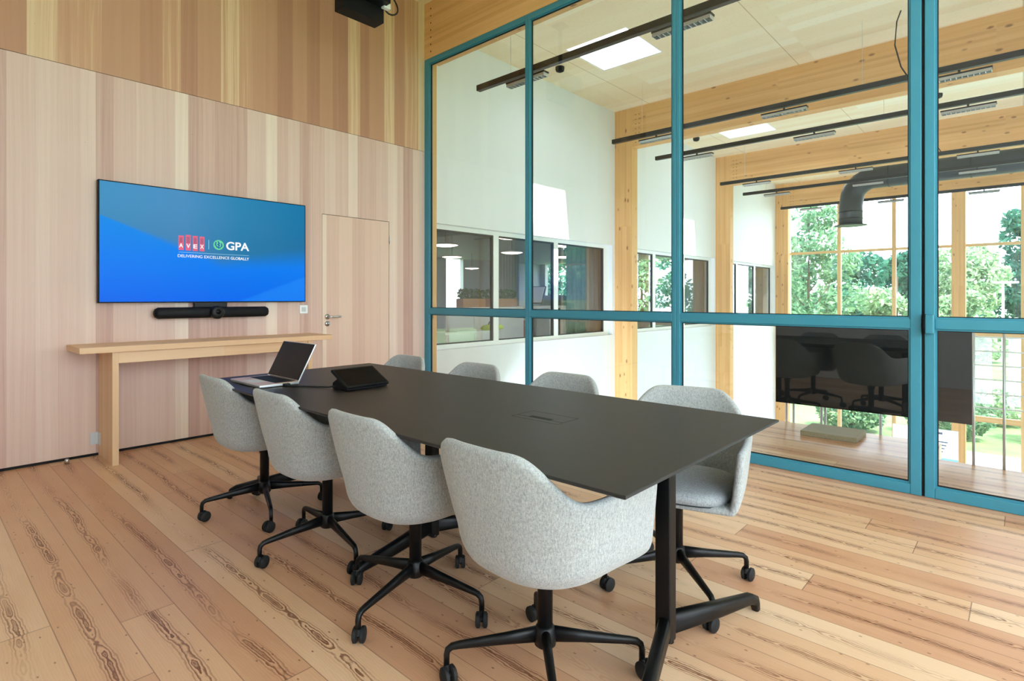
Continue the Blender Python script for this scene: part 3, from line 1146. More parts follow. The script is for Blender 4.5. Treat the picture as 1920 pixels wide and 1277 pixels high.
for (a, b, z0, z1), ch in zip(((1.555, 1.594, 1.593, 1.713), (1.609, 1.648, 1.592, 1.722), (1.662, 1.700, 1.591, 1.718), (1.715, 1.753, 1.592, 1.716)), 'AVEX'):
    pic('logo_block', M['logo_red'], a, b, z0, z1)
    pic('logo_notch', M['logo_dark'], a + .008, b - .008, z0 + .062, z1 - .016, -.0008)
    text('logo_letter', ch, .048, M['logo_white'], scr, ((a + b) / 2 - SX, -.0012, z0 + .022 - SZ), bold=.0012, width=.030)
pic('logo_divider', M['logo_soft'], 1.786, 1.790, 1.612, 1.694)
m = MB()
m.lathe([(.043, -.0006), (.043, 0)], (1.867 - SX, 0, 1.655 - SZ), 36, 'y')
m.build('logo_globe', M['logo_green'], scr)
m = MB()
for path in ([(-.022, .022), (-.026, .0), (-.014, -.018), (.0, -.026), (.014, -.022)], [(-.004, .028), (.006, .012), (-.006, .004), (.006, -.006), (-.002, -.014)], [(.022, .012), (.026, -.004), (.02, -.016)]):
    m.sweep([(1.867 - SX + a, -.0008, 1.655 - SZ + b) for a, b in path], [(.0002, .006)] * len(path), 8, 2.0, up=(0, 1, 0)) if False else None
    for (a0, b0), (a1, b1) in zip(path[:-1], path[1:]):
        dx, dz = a1 - a0, b1 - b0
        L = math.hypot(dx, dz)
        nx, nz = -dz / L * .005, dx / L * .005
        ex, ez = dx / L * .003, dz / L * .003
        cx0, cz0 = 1.867 - SX, 1.655 - SZ
        q = [(cx0 + a0 - ex + nx, cz0 + b0 - ez + nz), (cx0 + a0 - ex - nx, cz0 + b0 - ez - nz), (cx0 + a1 + ex - nx, cz0 + b1 + ez - nz), (cx0 + a1 + ex + nx, cz0 + b1 + ez + nz)]
        m.plate(q, -.0011, -.0004, 'xz')
m.build('logo_globe_lines', M['logo_blue'], scr)
text('logo_lettering', 'GPA', .098, M['logo_white'], scr, (2.024 - SX, -.0008, 1.619 - SZ), bold=.0022, width=.196)
pic('logo_rule', M['logo_soft'], 1.557, 2.124, 1.574, 1.5775)
text('logo_strapline', 'DELIVERING EXCELLENCE', .034, M['logo_white'], scr, (1.752 - SX, -.0008, 1.534 - SZ), width=.405)
text('logo_strapline', 'GLOBALLY', .034, M['logo_white'], scr, (2.044 - SX, -.0008, 1.534 - SZ), bold=.0004, width=.158)

# video bar beneath
vb = empty('video_bar', (1.838, 5.14, 1.074), label='black video conference bar with round camera below the display', cat='video bar')
m = MB()
m.sweep([(-.46, 0, 0), (-.452, 0, 0), (-.43, 0, 0), (.43, 0, 0), (.452, 0, 0), (.46, 0, 0)], [(.015, .014), (.03, .033), (.04, .046), (.04, .046), (.03, .033), (.015, .014)], 20, 2.6)
m.build('body', M['black_matte'], vb, True)
m = MB()
m.lathe([(.02, -.082), (.045, -.080), (.055, -.068), (.055, -.02)], (0, 0, 0), 28, 'y')
cl = m.build('camera', M['black'], vb, True)
m = MB()
m.lathe([(.004, -.087), (.020, -.085), (.024, -.079)], (0, 0, .006), 24, 'y')
m.build('lens', M['screen_off'], cl, True)
m = MB()
m.box(-.16, .10, -.005, .03, .046, .084)
m.box(-.16, -.12, .0, .055, -.03, .05)
m.build('bracket', M['black'], vb, bevel=.002)

# switch plate
sp = empty('wall_switch', (2.67, V0, 1.085), label='small white square wall switch beside the display', cat='switch')
m = MB()
m.box(-.041, .041, -.010, 0, -.041, .041)
m.build('plate', M['white_plastic'], sp, bevel=.004)
m = MB()
m.box(-.022, .022, -.014, -.009, -.022, .022)
m.build('rocker', M['grey_plastic'], sp, bevel=.002)

# console shelf
cs = empty('console_table', (1.787, 4.98, 0), label='narrow oak console table against the wood wall under the display', cat='console')
m = MB()
m.box(-.951, .951, -.212, .2175, .810, .853)
m.build('top', M['oak_top'], cs, bevel=.003)
m = MB()
m.box(-.72, .72, -.185, -.150, .728, .8098)
m.build('apron', M['oak_top'], cs, bevel=.002)
for s in (-1, 1):
    m = MB()
    x = s * .74
    m.box(x - .020, x + .020, -.193, .2165, 0.0, .8098)
    leg = m.build('leg', M['oak_leg'], cs, bevel=.002)
    for q in (-1, 1):
        m = MB()
        m.box(x + q * .0205, x + q * .072, .2125, .2172, .09, .18)
        m.box(x + q * .0205, x + q * .0245, .15, .2125, .09, .18)
        m.build('angle_bracket', M['grey_plastic'], leg)
# door stop
m = MB()
m.lathe([(.014, 0), (.014, .028), (.010, .034)], (.822, 5.10, 0), 16)
tag(m.build('door_stop', M['chrome'], None, True), 'small steel stop on the floor at the foot of the wood wall', 'door stop')

# ------------------------------------------------------------------ on the table
lp = empty('laptop', (1.225, 3.022, TZ), label='open silver laptop with black screen at the far end of the table', cat='laptop')
m = MB()
m.box(0, .21, -.185, .185, .002, .016)
base = m.build('base', M['alu'], lp, bevel=.003)
m = MB()
m.box(.003, .205, -.181, .181, .0155, .0166)
m.build('palm_rest', M['gold'], base)
m = MB()
m.box(.095, .195, -.155, .155, .0164, .0178)
kb = m.build('keyboard', M['black_matte'], lp)
m = MB()
m.box(.015, .085, -.06, .06, .0164, .0172)
m.build('touchpad', M['grey_plastic'], lp)
lid = empty('lid_pivot', (0, 0, 0))
bpy.data.objects.remove(lid, do_unlink=True)
rot = Matrix.Translation((.208, 0, .014)) @ Matrix.Rotation(R(27), 4, 'Y')
m = MB()
m.box(-.004, .004, -.185, .185, 0, .215, rot)
lid = m.build('lid', M['alu'], lp, bevel=.002)
m = MB()
m.box(-.0055, -.0038, -.181, .181, .006, .211, rot)
m.build('screen', M['screen_off'], lid)
m = MB()
m.lathe([(.006, -.15), (.006, .15)], (.208, 0, .014), 12, 'y')
m.build('hinge', M['black_matte'], lp, True)

tp = empty('touch_console', (1.60, 2.51, TZ), R(1.5), 'black wedge touch panel console standing on the table', 'touch panel')
m = MB()
m.plate([(-.062, .001), (.075, .001), (.075, .03), (.03, .055), (-.062, .012)], -.118, .118, 'yz')
m.build('base', M['black_matte'], tp, bevel=.004)
rot = Matrix.Translation((0, -.068, .014)) @ Matrix.Rotation(R(27), 4, 'X')
m = MB()
m.box(-.124, .124, 0, .165, -.006, .008, rot)
tab = m.build('tablet', M['black_matte'], tp, bevel=.003)
m = MB()
m.box(-.112, .112, .012, .153, .0076, .0088, rot)
m.build('screen', M['screen_off'], tab)
m = MB()
m.box(.1205, .1235, .02, .07, .025, .028)
m.build('port_cover', M['grey_plastic'], tp)

m = MB()
m.box(1.345, 1.375, 2.815, 2.838, TZ + .0005, TZ + .014)
m.sweep([(1.36, 2.818, TZ + .006), (1.372, 2.78, TZ + .0045), (1.40, 2.735, TZ + .0045), (1.44, 2.67, TZ + .0045), (1.47, 2.60, TZ + .007), (1.483, 2.555, TZ + .015)], .004, 8)
tag(m.build('charging_cable', M['rubber'], None, True), 'black cable running from the laptop to the touch panel', 'cable')

# ------------------------------------------------------------------ black device hung high by the wood wall
pj = empty('ceiling_projector', (2.747, 4.33, CZ), label='black projector hung from the ceiling high on the wood wall', cat='projector')
zb = 3.67 - CZ
m = MB()
m.plate([(-.204, zb), (.204, zb), (.204, zb + .30), (-.204, zb + .30)], -.075, .07, 'xz')
m.build('body', M['black_matte'], pj, bevel=.006)
m = MB()
m.box(-.19, .19, -.20, -.076, zb + .13, zb + .30)
m.build('hood', M['black'], pj, bevel=.005)
m = MB()
m.cyl((0, 0, zb + .30), (0, 0, 0), .025, 16)
m.box(-.08, .08, -.08, .08, -.012, 0)
m.build('ceiling_mount', M['black'], pj, True)
m = MB()
m.box(.165, .235, -.135, -.085, zb + .115, zb + .165)
pl = m.build('plug', M['white_plastic'], pj, bevel=.006)
m = MB()
pts = []
for k in range(15):
    a = R(-170 + k * 21)
    pts.append((.29 + .075 * math.cos(a), -.06 + .01 * math.sin(a * 2), zb + .20 + .085 * math.sin(a)))
m.sweep(pts, .0075, 10)
m.build('cable', M['rubber'], pj, True)

# ------------------------------------------------------------------ track lights of the hall
TRK = [(4.87, 5.015, 'track light nearest the glass partition, crossing its upper panels'),
       (8.06, 5.075, 'track light just before the nearest hall beam'),
       (9.56, 5.082, 'track light just behind the nearest hall beam'),
       (12.70, 5.127, 'track light just before the second hall beam'),
       (14.35, 5.214, 'track light just behind the second hall beam, in front of the duct'),
       (17.36, 5.229, 'track light just before the end glazing')]
HEADS = [4.30, 2.41, .56, -1.33, -3.2, -5.1]


def make_track():
    root = empty('track_light', (0, 0, 3.8), label='x', cat='track light', group='track lights of the hall')
    m = MB()
    m.box(-.033, .033, -11.9, 0, -.035, .035)
    m.build('track', M['black'], root, bevel=.004)
    for k, v in enumerate(HEADS):
        y = v - 5.1
        m = MB()
        m.box(-.012, .012, y - .012, y + .012, -.072, -.035)
        m.box(-.045, .045, y - .29, y + .29, -.092, -.072)
        hd = m.build('lamp_head', M['black'], root, bevel=.003)
        m = MB()
        for q in range(12):
            yy = y - .28 + q * .0509
            m.box(-.042, .042, yy - .003, yy + .003, -.125, -.0922)
        m.box(-.042, -.039, y - .283, y + .283, -.125, -.0922)
        m.box(.039, .042, y - .283, y + .283, -.125, -.0922)
        m.build('louvre', M['louvre'], hd)
    for y in (-.55, -3.6, -6.6, -9.6):
        m = MB()
        m.cyl((0, y, .035), (0, y, .84), .0022, 6)
        m.build('hanging_wire', M['louvre'], root)
    return root


pt = make_track()
for i, (u, v, lab) in enumerate(TRK):
    o = pt if i == 0 else dup(pt, (u, v, 3.8))
    o.location = (u, v, 3.8)
    o['label'] = lab
# feed cables and smoke detectors
for (a, b, lab) in (((8.10, 1.084, CZ), (8.06, 1.02, 3.835), 'black feed cable hanging to the track before the nearest beam'), ((12.75, 1.172, CZ), (12.70, 1.1, 3.835), 'black feed cable hanging to the track before the second beam')):
    A, B = Vector(a), Vector(b)
    m = MB()
    m.sweep([A, A.lerp(B, .15) + Vector((0, .05, 0)), A.lerp(B, .5) + Vector((0, .09, 0)), A.lerp(B, .85) + Vector((0, .05, 0)), B], .008, 8)
    tag(m.build('feed_cable', M['rubber'], None, True), lab, 'cable')
for (u, v, lab) in ((6.66, 5.11, 'black round detector on the ceiling between the first two tracks'), (11.58, 5.2, 'black round detector on the ceiling of the second bay'), (11.85, 1.07, 'black round detector behind the door frame, right of the double stile')):
    m = MB()
    m.lathe([(.03, CZ - .075), (.06, CZ - .06), (.068, CZ - .03), (.068, CZ)], (u, v, 0), 20)
    tag(m.build('smoke_detector', M['black_matte'], None, True), lab, 'smoke detector', 'ceiling detectors of the hall')

# ventilation duct
dc = empty('ventilation_duct', (15.2, 3.02, 2.9), label='dark round ventilation duct with an elbow turning down at its end', cat='duct')
pts = [(0, 0, .02), (0, 0, .45), (0, -.02, .62)]
for k in range(1, 7):
    a = R(90 * k / 7)
    pts.append((0, -.52 * (1 - math.cos(a)) - .02, .62 + .46 * math.sin(a)))
pts += [(0, -.62, 1.07), (0, -1.2, 1.07), (0, -10.0, 1.07)]
m = MB()
m.sweep(pts, .245, 28, 2.0, up=(1, 0, 0))
m.build('pipe', M['duct'], dc, True)
m = MB()
for z in (.16, .32):
    m.sweep([(0, 0, z - .012), (0, 0, z + .012)], .252, 28, up=(1, 0, 0))
for y in (-.75, -2.2, -3.7, -5.2, -6.7, -8.2):
    m.sweep([(0, y, 1.07), (0, y - .03, 1.07)], .254, 28, up=(1, 0, 0))
m.build('joint_rings', M['black'], dc, True)
m = MB()
m.lathe([(.25, .02), (.33, .015), (.345, .0), (.25, .0)], n=32)
m.build('outlet_flange', M['duct'], dc, True)
m = MB()
for y in (-1.6, -4.6, -7.6):
    m.cyl((0, y, 1.31), (0, y, 1.74), .006, 6)
m.build('hanger', M['louvre'], dc)

# ------------------------------------------------------------------ gallery: railing, display, cushion, poster
rl = empty('gallery_railing', (5.8, 0, 0), label='slender steel railing with cables along the gallery edge', cat='railing')
m = MB()
for u, v in ((.0, .927), (.0, 1.362), (.0, 1.395), (.0, 1.635), (.0, 1.70)):
    m2 = MB()
    m2.cyl((u + .02, v, -.2), (u + .02, v, 1.0), .011, 10)
    m2.build('post', M['louvre'], rl, True)
for v in (.264, .099, -.35, -.80):
    m2 = MB()
    m2.cyl((-.60, v, -.2), (-.60, v, 1.0), .009, 10)
    m2.build('post', M['louvre'], rl, True)
m = MB()
for k in range(6):
    z = .42 + .1 * k
    m.cyl((-.60, .264, z), (-.60, VB - .15, z), .005, 6)
m.build('cables', M['white_plastic'], rl)
bpy.context.view_layer.update()

hd = empty('hall_display', (5.75, 1.035, .19), label='dark display hung on the gallery railing behind the glass door', cat='display')
m = MB()
m.box(-.012, .014, -.74, .74, 0, .835)
m.build('housing', M['black_matte'], hd, bevel=.003)
m = MB()
m.box(-.0135, -.0115, -.728, .728, .014, .823)
m.build('screen', M['hall_screen'], hd)
m = MB()
for v in (.927, 1.378):
    m.box(.014, .064, v - 1.035 - .03, v - 1.035 + .03, .2, .62)
m.build('bracket', M['black'], hd)

m = MB()
m.box(5.305, 5.69, 1.012, 1.44, 0.0005, .045)
tag(m.build('floor_cushion', M['cushion'], None, bevel=.006), 'square olive felt cushion lying on the gallery floor below the dark display', 'cushion')

ps = empty('poster_board', (6.6, .70, -.8), label='pale poster board with a blue foot standing beyond the gallery edge', cat='poster')
m = MB()
m.box(0, .02, -.256, .25, -2.0, .76)
m.build('panel', M['paper'], ps)
m = MB()
m.box(-.002, 0, -.14, .05, .715, .735)
for q in range(4):
    m.box(-.002, 0, -.18 + .012 * q, -.11, .64 - .03 * q, .65 - .03 * q)
m.build('print', M['ink'], ps)
m = MB()
m.box(-.002, 0, -.256, .25, .47, .495)
m.build('blue_band', M['ink_blue'], ps)
m = MB()
m.box(-.2, .2, -.25, .25, -2.70, -2.66)
m.box(-.02, .04, -.2, .2, -2.66, -2.0)
m.build('stand', M['louvre'], ps)

# ------------------------------------------------------------------ offices behind the inner windows
m = MB()
m.box(3.0, 20.2, VW + .15, 16.7, -.2, 0)
tag(m.build('floor_office', M['carpet']), 'grey carpet of the office behind the inner windows', 'floor', kind='structure')
m = MB()
m.box(3.0, 20.2, VW + .15, 16.7, 2.72, 2.9)
tag(m.build('ceiling_office', M['office_wall']), 'low ceiling of the office behind the inner windows', 'ceiling', kind='structure')
m = MB()
m.box(2.8, 3.0, VW + .15, 16.7, 0, 2.72)
m.box(3.0, 20.2, 16.5, 16.7, 0, .35)
for a, b in ((3.0, 9.4), (12.0, 14.3), (15.2, 20.2)):
    m.box(a, b, 16.5, 16.7, .35, 2.72)
tag(m.build('wall_office_back', M['office_wall']), 'far beige wall of the office', 'wall', kind='structure')
m = MB()
m.box(20.0, 20.2, VW + .15, 16.5, 0, .35)
m.box(20.0, 20.2, 14.0, 16.2, .35, 1.3)
for a, b in ((VW + .15, 6.6), (8.4, 9.0), (11.6, 14.0), (16.2, 16.5)):
    m.box(20.0, 20.2, a, b, .35, 2.72)
tag(m.build('wall_office_end', M['office_wall']), 'end wall of the office with windows to the trees', 'wall', kind='structure')


def wavy(name, u0, u1, v, z0, z1, lab, mat):
    m = MB()
    n = int((u1 - u0) / .03)
    lo, hi = [], []
    for i in range(n + 1):
        x = u0 + (u1 - u0) * i / n
        y = v + .03 * math.sin(i * 1.35)
        lo.append((x, y, z0))
        hi.append((x, y, z1))
    back = [(x, y + .008, z0) for x, y, _ in lo[::-1]]
    backh = [(x, y + .008, z1) for x, y, _ in hi[::-1]]
    m.skin([m.ring(lo + back), m.ring(hi + backh)])
    return tag(m.build(name, mat, None, True), lab, 'curtain', 'office curtains')


wavy('curtain', 7.95, 9.2, 5.95, .02, 2.7, 'grey curtain drawn at the right end of the nearest inner window', M['curtain'])
wavy('curtain', 12.55, 13.7, 5.95, .02, 2.7, 'grey curtain drawn at the right end of the middle inner window', M['curtain'])
wavy('curtain', 16.85, 18.0, 5.95, .02, 2.7, 'grey curtain drawn at the right end of the farthest inner window', M['curtain'])
wavy('curtain', 6.0, 6.9, 11.0, .02, 2.7, 'beige curtain hanging deep in the office left of the planters', M['office_wall'])
wavy('curtain', 13.2, 14.6, 13.0, .02, 2.7, 'beige curtain hanging deep in the office behind the red sofa', M['office_wall'])
for u, v, lab in ((6.87, 6.30, 'lowest-hanging glowing disc lamp at the top of the middle pane'), (7.04, 8.15, 'glowing disc lamp highest in the left pane'), (9.2, 8.4, 'glowing disc lamp second from the top in the middle pane'), (9.2, 10.4, 'glowing disc lamp second from the top in the left pane'), (15.0, 13.8, 'glowing disc lamp lowest in the middle pane'), (13.2, 13.9, 'glowing disc lamp lowest in the left pane'), (8.68, 6.5, 'glowing disc lamp at the top of the right pane'), (11.06, 8.35, 'glowing disc lamp lower in the right pane')):
    o = empty('pendant_lamp', (u, v, 2.2), label=lab, cat='pendant lamp', group='disc pendant lamps in the office')
    m = MB()
    k = .24
    m.lathe([(.02, .055), (k * .6, .035), (k, .005), (k, 0)], n=28)
    m.build('lamp_shade', M['white_plastic'], o, True)
    m = MB()
    m.lathe([(k, -.001), (k * .7, -.02), (.03, -.035)], n=28)
    m.build('diffuser', M['lamp_glow'], o, True)
    m = MB()
    m.cyl((0, 0, .05), (0, 0, .52), .004, 6)
    m.build('cord', M['black'], o)


def cabinet(u0, u1, v0, v1, h, lab, nd):
    o = empty('office_cabinet', ((u0 + u1) / 2, (v0 + v1) / 2, 0), label=lab, cat='cabinet', group='white office cabinets')
    a, b = (u1 - u0) / 2, (v1 - v0) / 2
    m = MB()
    m.box(-a, a, -b + .02, b, .04, h)
    m.build('carcass', M['white_plastic'], o, bevel=.004)
    m = MB()
    m.box(-a + .03, a - .03, -b + .05, b - .02, 0, .04)
    m.build('plinth', M['black'], o)
    for k in range(nd):
        m = MB()
        w = 2 * a / nd
        m.box(-a + k * w + .004, -a + (k + 1) * w - .004, -b, -b + .02, .05, h - .03)
        m.build('door', M['white_plastic'], o, bevel=.002)
    return o


def leaves(m, c, rad, n, size, rng, flat=1.0):
    for _ in range(n):
        while True:
            p = Vector((rng.uniform(-1, 1), rng.uniform(-1, 1), rng.uniform(-1, 1)))
            if .05 < p.length < 1:
                break
        p = p.normalized() * (p.length ** .45)
        q = Vector(c) + Vector((p.x * rad[0], p.y * rad[1], p.z * rad[2]))
        nrm = Vector((rng.gauss(0, 1), rng.gauss(0, 1), rng.gauss(0, 1) + .6)).normalized()
        a = nrm.orthogonal().normalized()
        a = (Matrix.Rotation(rng.uniform(0, 6.28), 3, nrm) @ a)
        b = nrm.cross(a)
        s = size * rng.uniform(.6, 1.3)
        vs = m.ring([q - a * s, q + b * s * .45 - a * .1 * s, q + a * s, q - b * s * .45 - a * .1 * s])
        m.b.faces.new(vs)


cabinet(6.05, 8.0, 7.0, 7.42, 1.03, 'long white cabinet seen through the left and middle panes, planters on it', 3)
cabinet(8.9, 9.6, 7.1, 7.5, 1.03, 'narrow white cabinet behind the right pane', 1)
cabinet(10.6, 12.6, 8.0, 8.4, .95, 'white cabinet behind the middle bay window', 3)
cabinet(5.2, 6.3, 6.0, 6.4, .70, 'low white cabinet just inside the sill of the left pane', 2)
rng = random.Random(5)
for u0, u1, lab in ((6.55, 7.1, 'wooden planter with bushy green plants on the left of the long cabinet'), (7.2, 7.95, 'wooden planter with bushy green plants on the right of the long cabinet')):
    o = empty('planter', ((u0 + u1) / 2, 7.21, 1.031), label=lab, cat='planter', group='planters on the long cabinet')
    a = (u1 - u0) / 2
    m = MB()
    m.box(-a, a, -.09, .09, 0, .15)
    m.build('trough', M['terracotta'], o, bevel=.006)
    m = MB()
    m.box(-a + .02, a - .02, -.07, .07, .15, .155)
    for k in range(5):
        x = -a + (k + .5) * 2 * a / 5
        leaves(m, (x, 0, .23), (.09, .09, .09), 110, .035, rng)
    m.build('foliage', M['leaf_pot'], o)
o = empty('sofa', (9.6, 9.4, 0), label='red sofa seen in the office through the middle pane', cat='sofa')
m = MB()
m.box(-.9, .9, -.4, .4, .14, .45)
m.build('seat', M['red'], o, bevel=.04)
m = MB()
m.box(-.9, .9, .22, .42, .45, .95)
m.build('backrest', M['red'], o, bevel=.05)
for s in (-1, 1):
    m = MB()
    m.box(s * .9 - .09, s * .9 + .09, -.4, .42, .14, .64)
    m.build('armrest', M['red'], o, bevel=.04)
    for q in (-.3, .3):
        m = MB()
        m.cyl((s * .8, q, 0), (s * .8, q, .14), .02, 10)
        m.build('leg', M['black'], o, True)
o = empty('desk_easel', (8.05, 7.2, 1.035), R(-25), 'open picture folder propped up between the middle and right pane', 'folder')
bpy.data.objects.remove(o, do_unlink=True)
o = empty('folder', (8.25, 7.1, .74), label='large open folder propped on the desk behind the window frame', cat='folder')
rot = Matrix.Rotation(R(20), 4, 'Y')
m = MB()
m.box(-.012, .012, -.22, .22, .32, .68, rot)
m.build('cover', M['dark_gasket'], o)
m = MB()
m.box(-.030, -.013, -.20, .20, .34, .66, rot)
m.build('pages', M['paper'], o)
o2 = empty('office_desk', (8.35, 7.1, 0), label='white office desk behind the right pane of the nearest inner window', cat='desk')
m = MB()
m.box(-.33, .50, -.38, .38, .99, 1.03)
m.build('desktop', M['white_plastic'], o2, bevel=.004)
for a in (-.28, .45):
    for b in (-.32, .32):
        m = MB()
        m.box(a - .02, a + .02, b - .02, b + .02, 0, .99)
        m.build('leg', M['black'], o2)
o.location = (8.3, 7.1, .78)
m = MB()
m.box(5.45, 5.85, 6.05, 6.3, .7005, .71)
tag(m.build('paper_sheets', M['paper']), 'white sheets on the low cabinet inside the sill', 'paper')
o = empty('bag', (6.25, 6.12, .7005), R(15), 'lime green bag lying inside the sill of the middle pane', 'bag')
m = MB()
m.skin([m.ring([(x * s, y * s * .5, z) for x, y in ((-.2, -.2), (.2, -.2), (.26, 0), (.2, .2), (-.2, .2), (-.26, 0))]) for s, z in ((.9, 0), (1, .03), (.8, .07), (.3, .09))])
m.build('body', M['lime'], o, True)
m = MB()
m.sweep([(-.12, 0, .08), (-.06, .02, .12), (.05, .02, .12), (.12, 0, .08)], .008, 8)
m.build('handle', M['ink'], o, True)
o = empty('office_chair', (10.9, 7.0, 0), label='blue office chair behind the middle bay window', cat='chair')
m = MB()
m.box(-.23, .23, -.23, .23, .42, .48)
m.build('seat', M['blue'], o, bevel=.02)
m = MB()
m.box(-.22, .22, -.25, -.20, .55, .95)
m.build('backrest', M['blue'], o, bevel=.02)
m = MB()
m.cyl((0, 0, .06), (0, 0, .42), .025, 12)
for k in range(5):
    a = k * 2 * math.pi / 5
    m.sweep([(0, 0, .08), (.28 * math.cos(a), .28 * math.sin(a), .02)], [.018, .012], 8)
m.box(-.03, .03, -.24, -.18, .44, .60)
m.build('base', M['black'], o, True)

# ------------------------------------------------------------------ outdoors
m = MB()
m.box(UE + .4, 140, -90, 120, GZ - .4, GZ - .02)
m.box(-60, UE + .4, 16.8, 120, GZ - .4, GZ - .02)
m.box(-60, UE + .4, -90, -7.3, GZ - .4, GZ - .02)
tag(m.build('ground', M['grass']), 'sunlit lawn outside the hall', 'lawn', kind='structure')
m = MB()
m.box(30.0, 37.5, -70, 4.0, GZ - .02, GZ + .01)
tag(m.build('road', M['asphalt']), 'grey road outside beyond the lawn', 'road', kind='structure')
m = MB()
m.box(19.2, 22.0, -60, 30, GZ - .02, GZ + .02)
tag(m.build('path', M['paving']), 'pale paved path along the building', 'path', kind='structure')


def tree(u, v, h, crown, n, leaf, mat, lab, seed, trunk=.16, zc=None, grp='trees outside the hall'):
    rng = random.Random(seed)
    o = empty('tree', (u, v, GZ), rng.uniform(0, 6), lab, 'tree', grp)
    m = MB()
    m.sweep([(0, 0, -.05), (.03, .02, h * .3), (-.04, .05, h * .6), (0, 0, h * .88)], [trunk, trunk * .8, trunk * .5, .03], 10)
    for k in range(6):
        a = rng.uniform(0, 6.28)
        z = h * rng.uniform(.3, .6)
        L = crown * rng.uniform(.5, .85)
        m.sweep([(0, 0, z), (math.cos(a) * L * .5, math.sin(a) * L * .5, z + L * .3), (math.cos(a) * L, math.sin(a) * L, z + L * .75)], [trunk * .4, trunk * .25, .015], 7)
    m.build('trunk', M['bark'], o, True)
    m = MB()
    z0 = h * .30 if zc is None else zc
    for k in range(16):
        f = rng.random()
        z = lerp(z0, h * .93, f)
        w = crown * (1 - .55 * abs(f - .4) / .6) * rng.uniform(.3, .72)
        a = rng.uniform(0, 6.28)
        r = rng.uniform(.55, 1.1) * crown * rng.uniform(.5, 1.2)
        s = crown * rng.uniform(.30, .5)
        leaves(m, (math.cos(a) * w, math.sin(a) * w, z), (s, s, s * .8), n // 16, leaf, rng)
    m.build('foliage', mat, o)
    return o


tree(29.5, 7.6, 9.4, 2.3, 5200, .15, M['leaf_a'], 'airy green tree left of the duct, nearest the glazing', 1, .10)
tree(35.5, 4.9, 6.6, 2.3, 5200, .17, M['leaf_b'], 'pale green bushy tree right of the duct behind the mullions', 2, zc=1.2)
tree(37.0, 10.6, 7.0, 2.3, 4200, .18, M['leaf_a'], 'green tree half hidden by the post at the glazed end', 3, zc=1.2)
tree(43.0, 2.6, 5.8, 2.0, 4800, .18, M['leaf_b'], 'low pale tree beside the road seen by the door stile', 4, zc=1.0)
tree(46.5, 9.2, 7.6, 3.1, 4200, .24, M['leaf_c'], 'dark tree in the row behind the pale bushy tree', 5, zc=1.0)
tree(52.5, 3.2, 8.8, 3.3, 6800, .24, M['leaf_b'], 'tall pale tree right of the double door stile', 6, zc=1.0)
tree(60.0, -.8, 11.6, 3.4, 6000, .28, M['leaf_c'], 'tall dark tree at the right edge of the view', 7, zc=1.0)
tree(50.0, -6.5, 9.5, 3.4, 3000, .28, M['leaf_a'], 'green tree beyond the right edge of the view', 8)
tree(66.0, 8.0, 8.8, 4.2, 4200, .34, M['leaf_c'], 'distant dark tree seen between the two pale trees', 9, zc=1.0)
tree(62.0, 18.0, 8.0, 4.2, 3600, .34, M['leaf_a'], 'distant green tree behind the airy tree', 10, zc=1.0)
tree(27.0, 12.6, 7.6, 2.4, 4600, .17, M['leaf_c'], 'dark tree seen through the farthest inner window', 11, zc=1.5, grp='trees behind the office')
tree(31.0, 17.5, 8.0, 2.7, 4200, .2, M['leaf_a'], 'green tree seen through the middle inner window', 12, zc=1.5, grp='trees behind the office')
tree(27.0, 22.6, 8.4, 2.6, 4200, .2, M['leaf_c'], 'dark tree seen through the right pane of the nearest inner window', 13, zc=1.5, grp='trees behind the office')
tree(15.0, 24.0, 9.0, 3.4, 3600, .24, M['leaf_a'], 'green tree outside behind the back of the office', 14, zc=1.5, grp='trees behind the office')


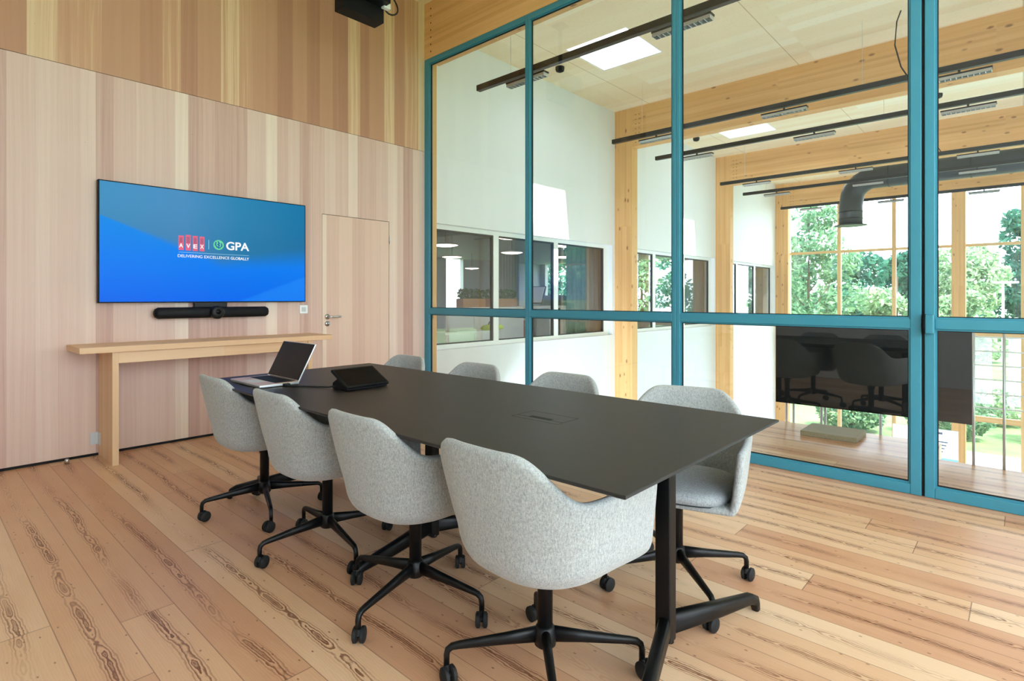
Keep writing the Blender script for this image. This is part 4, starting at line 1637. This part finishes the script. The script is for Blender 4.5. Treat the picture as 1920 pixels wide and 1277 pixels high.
for k, (u, v, h, lab) in enumerate(((30, -9, 8.5, 'added green tree beyond the side of the hall, nearest the road'), (36, -14.5, 9.5, 'added dark tree beyond the side of the hall, next to the tree nearest the road'), (44, -20, 10.5, 'tallest added green tree beyond the side of the hall'), (29, -15.5, 8.0, 'low added dark tree beyond the side of the hall, by the paved path'), (54, -15, 11.0, 'far added green tree beyond the side of the hall'), (52, -26, 11.0, 'farthest added dark tree beyond the side of the hall'))):
    tree(u, v, h, 2.9, 3400, .24, M['leaf_c'] if k % 2 else M['leaf_a'], lab, 40 + k, zc=1.0, grp='added trees beyond the side of the hall, dimming window reflections')  # put in out of view to darken the sky reflected in the inner windows


def bush(u, v, rx, ry, h, lab, seed, mat):
    rng = random.Random(seed)
    o = empty('bush', (u, v, GZ), 0, lab, 'bush', 'bushes outside the hall')
    m = MB()
    for k in range(7):
        a = k * .9
        m.sweep([(0, 0, -.02), (math.cos(a) * rx * .3, math.sin(a) * ry * .3, h * .4), (math.cos(a) * rx * .6, math.sin(a) * ry * .6, h * .7)], [.03, .02, .008], 6)
    m.build('stems', M['bark'], o)
    m = MB()
    leaves(m, (0, 0, h * .5), (rx, ry, h * .52), 1500, .11, rng)
    m.build('foliage', mat, o)


bush(24.0, 1.9, .7, 1.3, 1.6, 'bush behind the lower right panes beside the dark display', 21, M['leaf_a'])
bush(27.5, .9, .8, 1.2, 1.3, 'bush on the lawn at the right edge beyond the cables', 22, M['leaf_b'])
bush(23.0, 4.6, .7, 1.1, 1.2, 'bush outside seen beneath the dark display', 23, M['leaf_a'])
bush(25.0, -1.2, .9, 1.6, 1.6, 'bush outside past the right edge of the view', 24, M['leaf_b'])
o = empty('lamp_post', (47.0, .95, GZ), 0, 'white street lamp post before the trees on the right', 'street lamp')
m = MB()
m.cyl((0, 0, 0), (0, 0, 5.6), .09, 10, .06)
m.build('pole', M['white_plastic'], o, True)
m = MB()
m.box(-.15, .15, -.75, .45, 5.6, 5.72)
m.build('lamp_arm', M['white_plastic'], o)
o = empty('site_hut', (82, 1.0, GZ), 0, 'low white building behind the street lamp', 'building')
m = MB()
m.box(-3, 3, -4, 5, 0, 3.0)
m.build('walls', M['white'], o)
m = MB()
m.box(-3.3, 3.3, -4.3, 5.3, 3.0, 3.2)
m.build('roof', M['concrete'], o)
m = MB()
for y in (-2.5, -.2, 2.1):
    m.box(-3.02, -3.0, y, y + 1.1, 1.0, 2.0)
m.build('windows', M['screen_off'], o)
